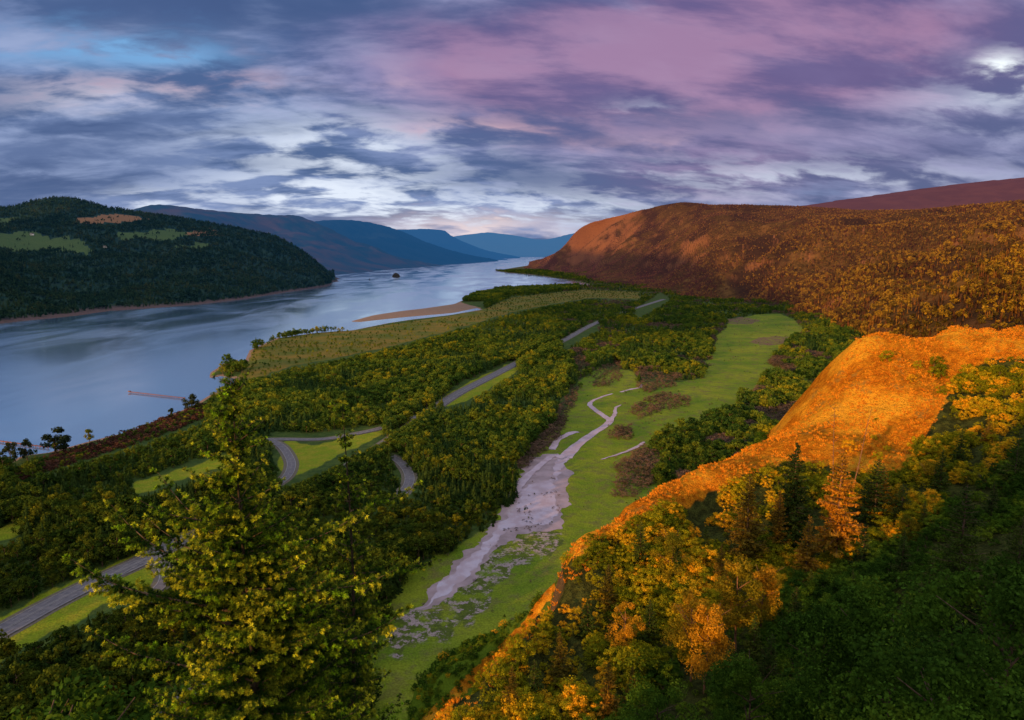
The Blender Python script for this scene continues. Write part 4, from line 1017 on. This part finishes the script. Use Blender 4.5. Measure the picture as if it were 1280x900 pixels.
for i, a_ in enumerate([(918, 820, 108, 690, 'slender pale stemmed tree with sparse golden leaves below the fir cluster', .24), (950, 800, 112, 700, 'second slender golden tree just right of the pale stemmed one', .22),
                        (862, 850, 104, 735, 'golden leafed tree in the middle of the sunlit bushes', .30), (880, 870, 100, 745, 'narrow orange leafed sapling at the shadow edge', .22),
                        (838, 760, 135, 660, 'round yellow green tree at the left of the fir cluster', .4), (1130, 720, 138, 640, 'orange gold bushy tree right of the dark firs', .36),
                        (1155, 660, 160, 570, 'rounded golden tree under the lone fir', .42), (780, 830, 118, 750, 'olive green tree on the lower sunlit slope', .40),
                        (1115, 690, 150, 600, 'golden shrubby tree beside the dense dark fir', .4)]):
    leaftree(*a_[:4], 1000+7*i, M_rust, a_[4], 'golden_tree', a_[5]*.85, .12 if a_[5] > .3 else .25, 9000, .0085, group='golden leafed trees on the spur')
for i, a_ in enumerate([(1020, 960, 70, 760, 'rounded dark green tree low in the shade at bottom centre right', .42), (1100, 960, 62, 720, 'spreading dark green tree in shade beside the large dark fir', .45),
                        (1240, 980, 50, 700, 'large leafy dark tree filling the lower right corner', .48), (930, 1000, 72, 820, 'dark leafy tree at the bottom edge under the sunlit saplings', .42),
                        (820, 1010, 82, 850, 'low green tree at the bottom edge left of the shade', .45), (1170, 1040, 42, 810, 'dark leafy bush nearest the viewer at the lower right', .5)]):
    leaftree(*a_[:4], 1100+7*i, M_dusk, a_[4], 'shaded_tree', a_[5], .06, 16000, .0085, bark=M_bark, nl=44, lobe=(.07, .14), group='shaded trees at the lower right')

for i, (px, ptop, Yd) in enumerate(((-10, 872, 27), (45, 878, 25), (95, 866, 28), (140, 858, 30), (185, 884, 26), (240, 892, 28), (10, 850, 44), (330, 893, 24))):
    b_ = at(px, ptop, Yd); zz = float(hz(b_[0], b_[1])[0]); h = b_[2]-zz
    t = thing('cliff_tree', (b_[0], b_[1], zz-.2), 'soft green leafy tree top rising along the bottom left edge', 'tree', 'leafy tree tops along the bottom left edge')
    cg = crown_geo(1300+i, 46, 9000, .0075, .30, .25, .3, (.04, .09), 1.0); tg = trunk_geo(1320+i, .85, .012, 6, 8)
    for nm_, geo, mt in (('crown', cg, M_dusk), ('trunk', tg, M_bark)):
        o = link(nm_, mesh(nm_, *geo, [mt]), t); o.scale = (h, h, h)
M_firbark = plain('fir_bark', (.028, .020, .014), (.06, .045, .03), 3.0, .95)
# ================================================================== the two near conifers on the left, and the bushes under them
def tuft_proto(r_, n=26):
    V = []
    for k in range(n):
        d = rnd_unit(1, r_)[0]; d[0] = abs(d[0])*.9+.15; d /= np.linalg.norm(d)
        s = np.cross(d, rnd_unit(1, r_)[0]); s /= np.linalg.norm(s); L = r_.uniform(.6, 1.0)
        V += [d*.05, d*L*.55+s*.085*L, d*L, d*L*.55-s*.085*L]
    return np.array(V)
def near_conifer(nm, base, h, crown_r, seed, label, levels, tufts, profile, long_branches=(), mat=None):
    r_ = np.random.default_rng(seed); t = thing(nm, base, label, 'tree')
    lean = lambda z: np.array([math.sin(z*.35+seed)*.10, math.cos(z*.3)*.08, 0])
    zt = np.linspace(-1, h, 24); Pt = np.stack([lean(z)+np.array([0, 0, z]) for z in zt])
    link('trunk', mesh('trunk', *tube(Pt, np.interp(zt, [-1, 0, h], [.20, .16, .010]), 10), [M_firbark]), t)
    limbs = []; TP = []; TD = []; TS = []; TT = []
    br = []
    for i in range(levels):
        f = (i+r_.random()*.6)/levels; z = h*(1-f**1.05*.97)
        L0 = profile(f)*crown_r
        for j in range(int(4+4*f+r_.integers(0, 2))):
            br.append((z, r_.random()*6.283, L0*r_.uniform(.55, 1.12), r_.uniform(.0, .35)+.45*(1-f)))
        if f < .12: br.append((z, r_.random()*6.28, L0*.7, .8))
    br += list(long_branches)
    for (z, a, L, up) in br:
        k = 9; s = np.linspace(0, 1, k); d = np.array([math.cos(a), math.sin(a), 0]); sd_ = np.array([-d[1], d[0], 0])
        wob = np.cumsum(r_.normal(0, .05, k))*L*.25
        B = lean(z)+np.array([0, 0, z])+d*(s*L)[:, None]+sd_*(wob*s)[:, None]+np.array([0, 0, 1.])*(L*(up*s-.42*s**2+.42*s**3.2))[:, None]
        limbs.append(tube(B, np.linspace(.012+.010*L, .004, k), 5))
        ns = max(3, int(L/.13)); ss = np.linspace(.06, 1, ns)+r_.uniform(-.02, .02, ns)
        for m_, q in enumerate(ss):
            q = min(q, 1.0)
            c = np.array([np.interp(q, s, B[:, i]) for i in range(3)])
            tl = min(L*.36*(1.08-q)+.10, .95)*r_.uniform(.6, 1.2)
            sg = 1 if m_ % 2 else -1
            dd_ = d*r_.uniform(.45, .9)+sd_*sg*r_.uniform(.6, 1)+np.array([0, 0, r_.uniform(-.15, .35)]); dd_ /= np.linalg.norm(dd_)
            if q > .97: dd_ = d+np.array([0, 0, .35]); dd_ /= np.linalg.norm(dd_)
            e = c+dd_*tl+np.array([0, 0, .10*tl])
            limbs.append(tube(np.array([c, (c+e)/2-np.array([0, 0, .03*tl]), e]), [.006, .005, .003], 3))
            nt = max(2, int(tl/.036)); w = (np.arange(nt)+r_.random(nt)*.5+.3)/nt
            p_ = c+(e-c)*w[:, None]+r_.normal(0, .028, (nt, 3)); TP.append(p_)
            TD.append(dd_+np.array([0, 0, .35])+r_.normal(0, .5, (nt, 3))); TS.append(np.full(nt, tufts)*r_.uniform(.65, 1.3, nt)); TT.append(np.clip((w-.30)*1.7, 0, 1)*np.clip(.35+q*.9, 0, 1)*r_.uniform(.15, 1.2, nt))
    TP = np.concatenate(TP); TD = np.concatenate(TD); TS = np.concatenate(TS); TT = np.clip(np.concatenate(TT), 0, 1)
    TD /= np.linalg.norm(TD, axis=1)[:, None]
    V, Fc = join(limbs); link('branches', mesh('branches', V, Fc, [M_bark]), t)
    prot = [tuft_proto(r_) for _ in range(5)]
    a = rnd_unit(len(TP), r_); TA = []; U = np.cross(TD, a); U /= np.linalg.norm(U, axis=1)[:, None]; W = np.cross(TD, U)
    Rm = np.stack([TD, U, W], 2); kk = r_.integers(0, 5, len(TP)); Vs = []
    for q in range(5):
        m_ = kk == q; TA.append(np.repeat(TT[m_], len(prot[q]))); Vs.append((np.einsum('nij,kj->nki', Rm[m_], prot[q])*TS[m_][:, None, None]+TP[m_][:, None]).reshape(-1, 3))
    V = np.concatenate(Vs); print(nm, 'tufts', len(TP))
    o = link('crown', mesh('crown', V, np.arange(len(V)).reshape(-1, 4), [mat or M_tip]), t); attr(o.data, 'tip', np.concatenate(TA))
    return t
def prof_main(f): return .07+.93*min(1, f*1.42)**1.05
A_ = at(312, 800, 20.5); zt_ = at(306, 476, 20.5)[2]; zb_ = float(hz(A_[0], A_[1])[0])-.2
hh = zt_-zb_
def zoff(py): return at(306, py, 20.5)[2]-zb_
near_conifer('near_conifer', (A_[0], A_[1], zb_), hh, 4.7, 41, 'large near conifer with bright yellow green tips, upper half lit gold', 72, .105, prof_main,
             [(zoff(745), 3.05, 4.3, .62), (zoff(770), 3.3, 4.9, .42), (zoff(850), 3.0, 5.2, .25), (zoff(720), 2.9, 3.2, .5), (zoff(700), .15, 3.6, .35), (zoff(740), -.1, 4.6, .2), (zoff(660), 3.6, 2.6, .5), (zoff(790), 3.2, 5.0, .5), (zoff(700), 2.7, 3.6, .6), (zoff(830), .3, 4.8, .2)])
B_ = at(440, 800, 23.5); zt2 = at(432, 508, 23.5)[2]; zb2 = float(hz(B_[0], B_[1])[0])-.2
near_conifer('near_conifer', (B_[0], B_[1], zb2), zt2-zb2, 3.6, 57, 'slimmer near conifer with a thin sparse top, right of and behind the large one', 50, .105,
             lambda f: .07+.93*min(1, f*1.35)**1.5, [(at(440, 640, 23.5)[2]-zb2, .2, 2.3, .35), (at(440, 720, 23.5)[2]-zb2, 0, 2.8, .2)], M_tip)
for k_, (x_, y_, zt_) in enumerate(((-17.5, -2.6, 210.4), (-19.3, -.9, 210.9), (-21, 1, 210.5), (-23, 2.6, 210.9), (-24.6, 4.6, 210.2), (-26.6, 6.2, 209.2))):  # firs added out of view to shade the near conifer's lower half
    zc_ = float(hz(x_, y_)[0]); cr, lb = conifer_near(77+k_, 40, 8, .34, 60, .04, .2, 0, .024)
    t = thing('fir_tree', (x_, y_, zc_), 'dark fir added unseen left of the viewpoint to shade the near conifer', 'tree', 'dark firs added to shade the near conifer')
    for nm_, geo, mt in (('crown', cr, M_firdark), ('branches', lb, M_bark)):
        o = link(nm_, mesh(nm_, *geo, [mt]), t); o.scale = (zt_-zc_,)*3
P, q = spurpts(0, -34, 8, 11, 34, 1.5)
ok = (q[:, 0] > -150) & (q[:, 0] < 760) & (q[:, 1] > 840) & (P[:, 2] < 203)
P = P[ok]; q = q[ok]
for i in range(len(P)):
    o = link('near_bush', DK_ME[i % 5], loc=P[i]-np.array([0, 0, .2])); Hh = min(r.uniform(1.0, 2.6), max(.5, at(q[i, 0], 868+r.uniform(0, 25), P[i, 1])[2]-P[i, 2])) if q[i, 0] < 300 else r.uniform(.8, 1.6)
    o.scale = (Hh*1.2, Hh*1.2, Hh); o.rotation_euler = (0, 0, i*1.7)
    tag(o, 'soft green bush at the cliff edge under the near conifers', 'bush', 'bushes at the cliff edge')

# ================================================================== shore trees, jetties, rock, farm
SHT = [(70, 565, 534, 'round dark tree on the river bank, largest of the shore trees at the left', 1.3), (112, 551, 536, 'small bright yellow green tree on the river bank', .9),
       (34, 574, 549, 'slim dark shore tree next to the left edge', .8), (14, 580, 552, 'dark shore tree at the left edge of the picture', .8),
       (214, 523, 510, 'tiny dark tree by the water near the jetty', .7), (240, 512, 492, 'dark round tree at the landward end of the wooden jetty', 1.2)]
M_shore = foliage('shore_tree_leaves', (.025, .04, .02), (.04, .055, .022), (.07, .08, .02), .6, .8, .02, .2, None, .5, .3)
M_lime = foliage('lime_leaves', (.10, .13, .015), (.16, .18, .02), (.2, .2, .02), .5, .7, .02, .3, None, .5, .2)
for i, (px, pb, pt_, lab, w_) in enumerate(SHT):
    b = gnd(px, pb, 2.5); h = at(px, pt_, b[1])[2]-2.0
    t = thing('shore_tree', (b[0], b[1], 2.2), lab, 'tree', 'single trees on the river bank'); cg = crown_geo(800+i, 18, 1500, .032, .42, .12)
    for nm_, geo, mt in (('crown', cg, M_lime if i == 1 else M_shore), ('trunk', trunk_geo(820+i, .6, .035), M_bark)):
        o = link(nm_, mesh(nm_, *geo, [mt]), t); o.scale = (h*w_, h*w_, h)
M_pile = plain('weathered_red_timber', (.20, .085, .06), (.32, .14, .09), .4, .9)
def jetty(a, b, label, n):
    A = gnd(*a); B = gnd(*b); L = np.linalg.norm(B-A); an = math.atan2(B[1]-A[1], B[0]-A[0])
    t = thing('jetty', tuple(A), label, 'jetty')
    V, Fc = box((0, 0, 0), (L, 2.2, .35)); o = link('deck', mesh('deck', V, Fc, [M_pile]), t); o.location = (*((B-A)/2)[:2], 1.7); o.rotation_euler = (0, 0, an)
    pr = None
    for k in range(n):
        for s in (-1, 1):
            p = (B-A)*(k+.5)/n+np.array([-math.sin(an), math.cos(an), 0])*s*.9
            if pr is None:
                V, Fc = tube(np.array([[0, 0, -3], [0, 0, 2.6]]), [.3, .26], 8); pr = link('pile', mesh('pile', V, Fc, [M_pile]), t); o = pr
            else: o = pr.copy(); COL.objects.link(o)
            o.location = p
    V, Fc = box((0, 0, 2.2), (3.0, 3.0, 1.6)); o = link('dolphin', mesh('dolphin', V, Fc, [M_pile]), t)
    return t
jetty((162, 491), (232, 499), 'long thin red brown timber jetty reaching into the river from the near bank', 22)
jetty((-30, 549), (62, 561), 'red brown timber jetty at the left edge beside the dark shore trees', 20)
M_rock = plain('dark_rock', (.02, .022, .025), (.05, .05, .05), .2, .9)
rk = gnd(495, 346, 0); r2 = np.random.default_rng(5)
u_ = np.linspace(0, math.pi/2, 8); w_ = np.linspace(0, 2*math.pi, 24, endpoint=False)
V = np.array([[math.cos(a)*math.cos(b)*30*(1+.4*fbm(np.array([b*2]), np.array([a*3]))[0]), math.sin(b)*math.cos(a)*22, math.sin(a)*30*(1+.5*fbm(np.array([b*3+4]), np.array([a*2]))[0])-1] for a in u_ for b in w_])
Fc = [[i*24+j, i*24+(j+1) % 24, (i+1)*24+(j+1) % 24, (i+1)*24+j] for i in range(7) for j in range(24)]
tag(link('river_rock', mesh('river_rock', V, Fc, [M_rock]), loc=rk), 'small dark rock islet standing alone in the middle of the river', 'rock')
bq = gnd(462, 350, 0)
V, Fc = join([box((0, 0, 4), (5, 5, 9)), box((0, 0, 10), (2, 2, 5))]); tag(link('channel_marker', mesh('channel_marker', V, Fc, [M_rock]), loc=bq), 'tiny dark channel marker in the river left of the rock islet', 'marker')
M_wall = plain('white_wall', (.7, .68, .64), (.8, .78, .74), .5, .8); M_roof = plain('grey_roof', (.12, .10, .09), (.18, .15, .13), .5, .8); M_dark = plain('window_glass', (.02, .02, .03), (.03, .03, .04), 1, .2)
from mathutils.bvhtree import BVHTree
def ground_hit(ob, px, py):
    me_ = ob.data; bv = BVHTree.FromPolygons([v_.co[:] for v_ in me_.vertices], [p_.vertices[:] for p_ in me_.polygons])
    d = ray(px, py); h = bv.ray_cast(Vector((0, 0, CAMZ)), Vector(d).normalized()); return h[0]
for px, py, s, lab in ((131, 310, 1.0, 'small white farmhouse beside the largest green field on the hill across the river'), (40, 294, .9, 'pale farm shed at the upper edge of the left green field')):
    hpt = ground_hit(ol, px, py)
    if hpt is None: continue
    W_, D_, Hh = 22*s, 12*s, 8*s
    t = thing('farmhouse', hpt, lab, 'house'); t.rotation_euler = (0, 0, -.4)
    link('wall', mesh('wall', *box((0, 0, Hh/2-1), (W_, D_, Hh+2)), [M_wall]), t)
    V = np.array([[-W_/2-1, -D_/2-1, Hh+.02], [W_/2+1, -D_/2-1, Hh+.02], [W_/2+1, D_/2+1, Hh+.02], [-W_/2-1, D_/2+1, Hh+.02], [-W_/2-1, 0, Hh+5], [W_/2+1, 0, Hh+5]])
    link('roof', mesh('roof', V, [[0, 1, 5, 4], [2, 3, 4, 5], [0, 4, 4, 3], [1, 2, 5, 5]][:2], [M_roof]), t)
    for wx in (-7*s, 0, 7*s): link('window', mesh('window', *box((wx, -D_/2-.05, 4*s), (2, .12, 2.6)), [M_dark]), t)
    link('door', mesh('door', *box((3.4*s, -D_/2-.05, 1.3), (1.6, .14, 2.8)), [M_roof]), t)

# ================================================================== added cloud bank, unseen behind the viewer, shaped to shade the right slope's foot
def shadow_cloud():
    ca, sa = math.cos(SUN_A), math.sin(SUN_A); te = math.tan(SUN_E); rc = np.random.default_rng(3); parts = []
    top = [(-4900, 980), (-4308, 950), (-3497, 830), (-2900, 790), (-2280, 715), (-1850, 610), (-1600, 500), (-1250, 430), (-950, 330), (-800, 280)]
    bot = [(-4900, 350), (-3000, 270), (-1700, 235), (-1000, 225), (-800, 240)]
    for p_ in np.arange(-4880, -800, 55):
        t_ = np.interp(p_, *np.array(top).T); b_ = np.interp(p_, *np.array(bot).T)
        n = max(1, int((t_-b_)/70))
        for k in range(n):
            R0 = min(75, (t_-b_)/2+18); h = b_+R0*.6+(t_-b_-R0*1.2)*((k+.5)/n if n > 1 else .5); s = -4000+rc.uniform(-120, 120)
            c = np.array([p_*ca+s*sa, -p_*sa+s*ca, h-te*s])
            G = CUBE_V*R0*rc.uniform(.95, 1.3); parts.append((G, c))
    import bmesh
    bm = bmesh.new(); bmesh.ops.create_icosphere(bm, subdivisions=2, radius=1); bm.verts.ensure_lookup_table()
    IV = np.array([v.co[:] for v in bm.verts]); IF = np.array([[v.index for v in f.verts] for f in bm.faces]); bm.free()
    L_ = []
    for G, c in parts:
        R0 = np.linalg.norm(G[0]); V = IV*R0*(1+.35*fbm(IV[:, 0]*2+c[0], IV[:, 1]*2+IV[:, 2]+c[1], 3))[:, None]+c; L_.append((V, IF))
    V, Fc = join(L_); m = plain('cloud', (.75, .75, .78), (.85, .85, .86), .01, 1)
    tag(link('shadow_cloud', mesh('shadow_cloud', V, Fc, [m], smooth=True)), kind='structure')
shadow_cloud()
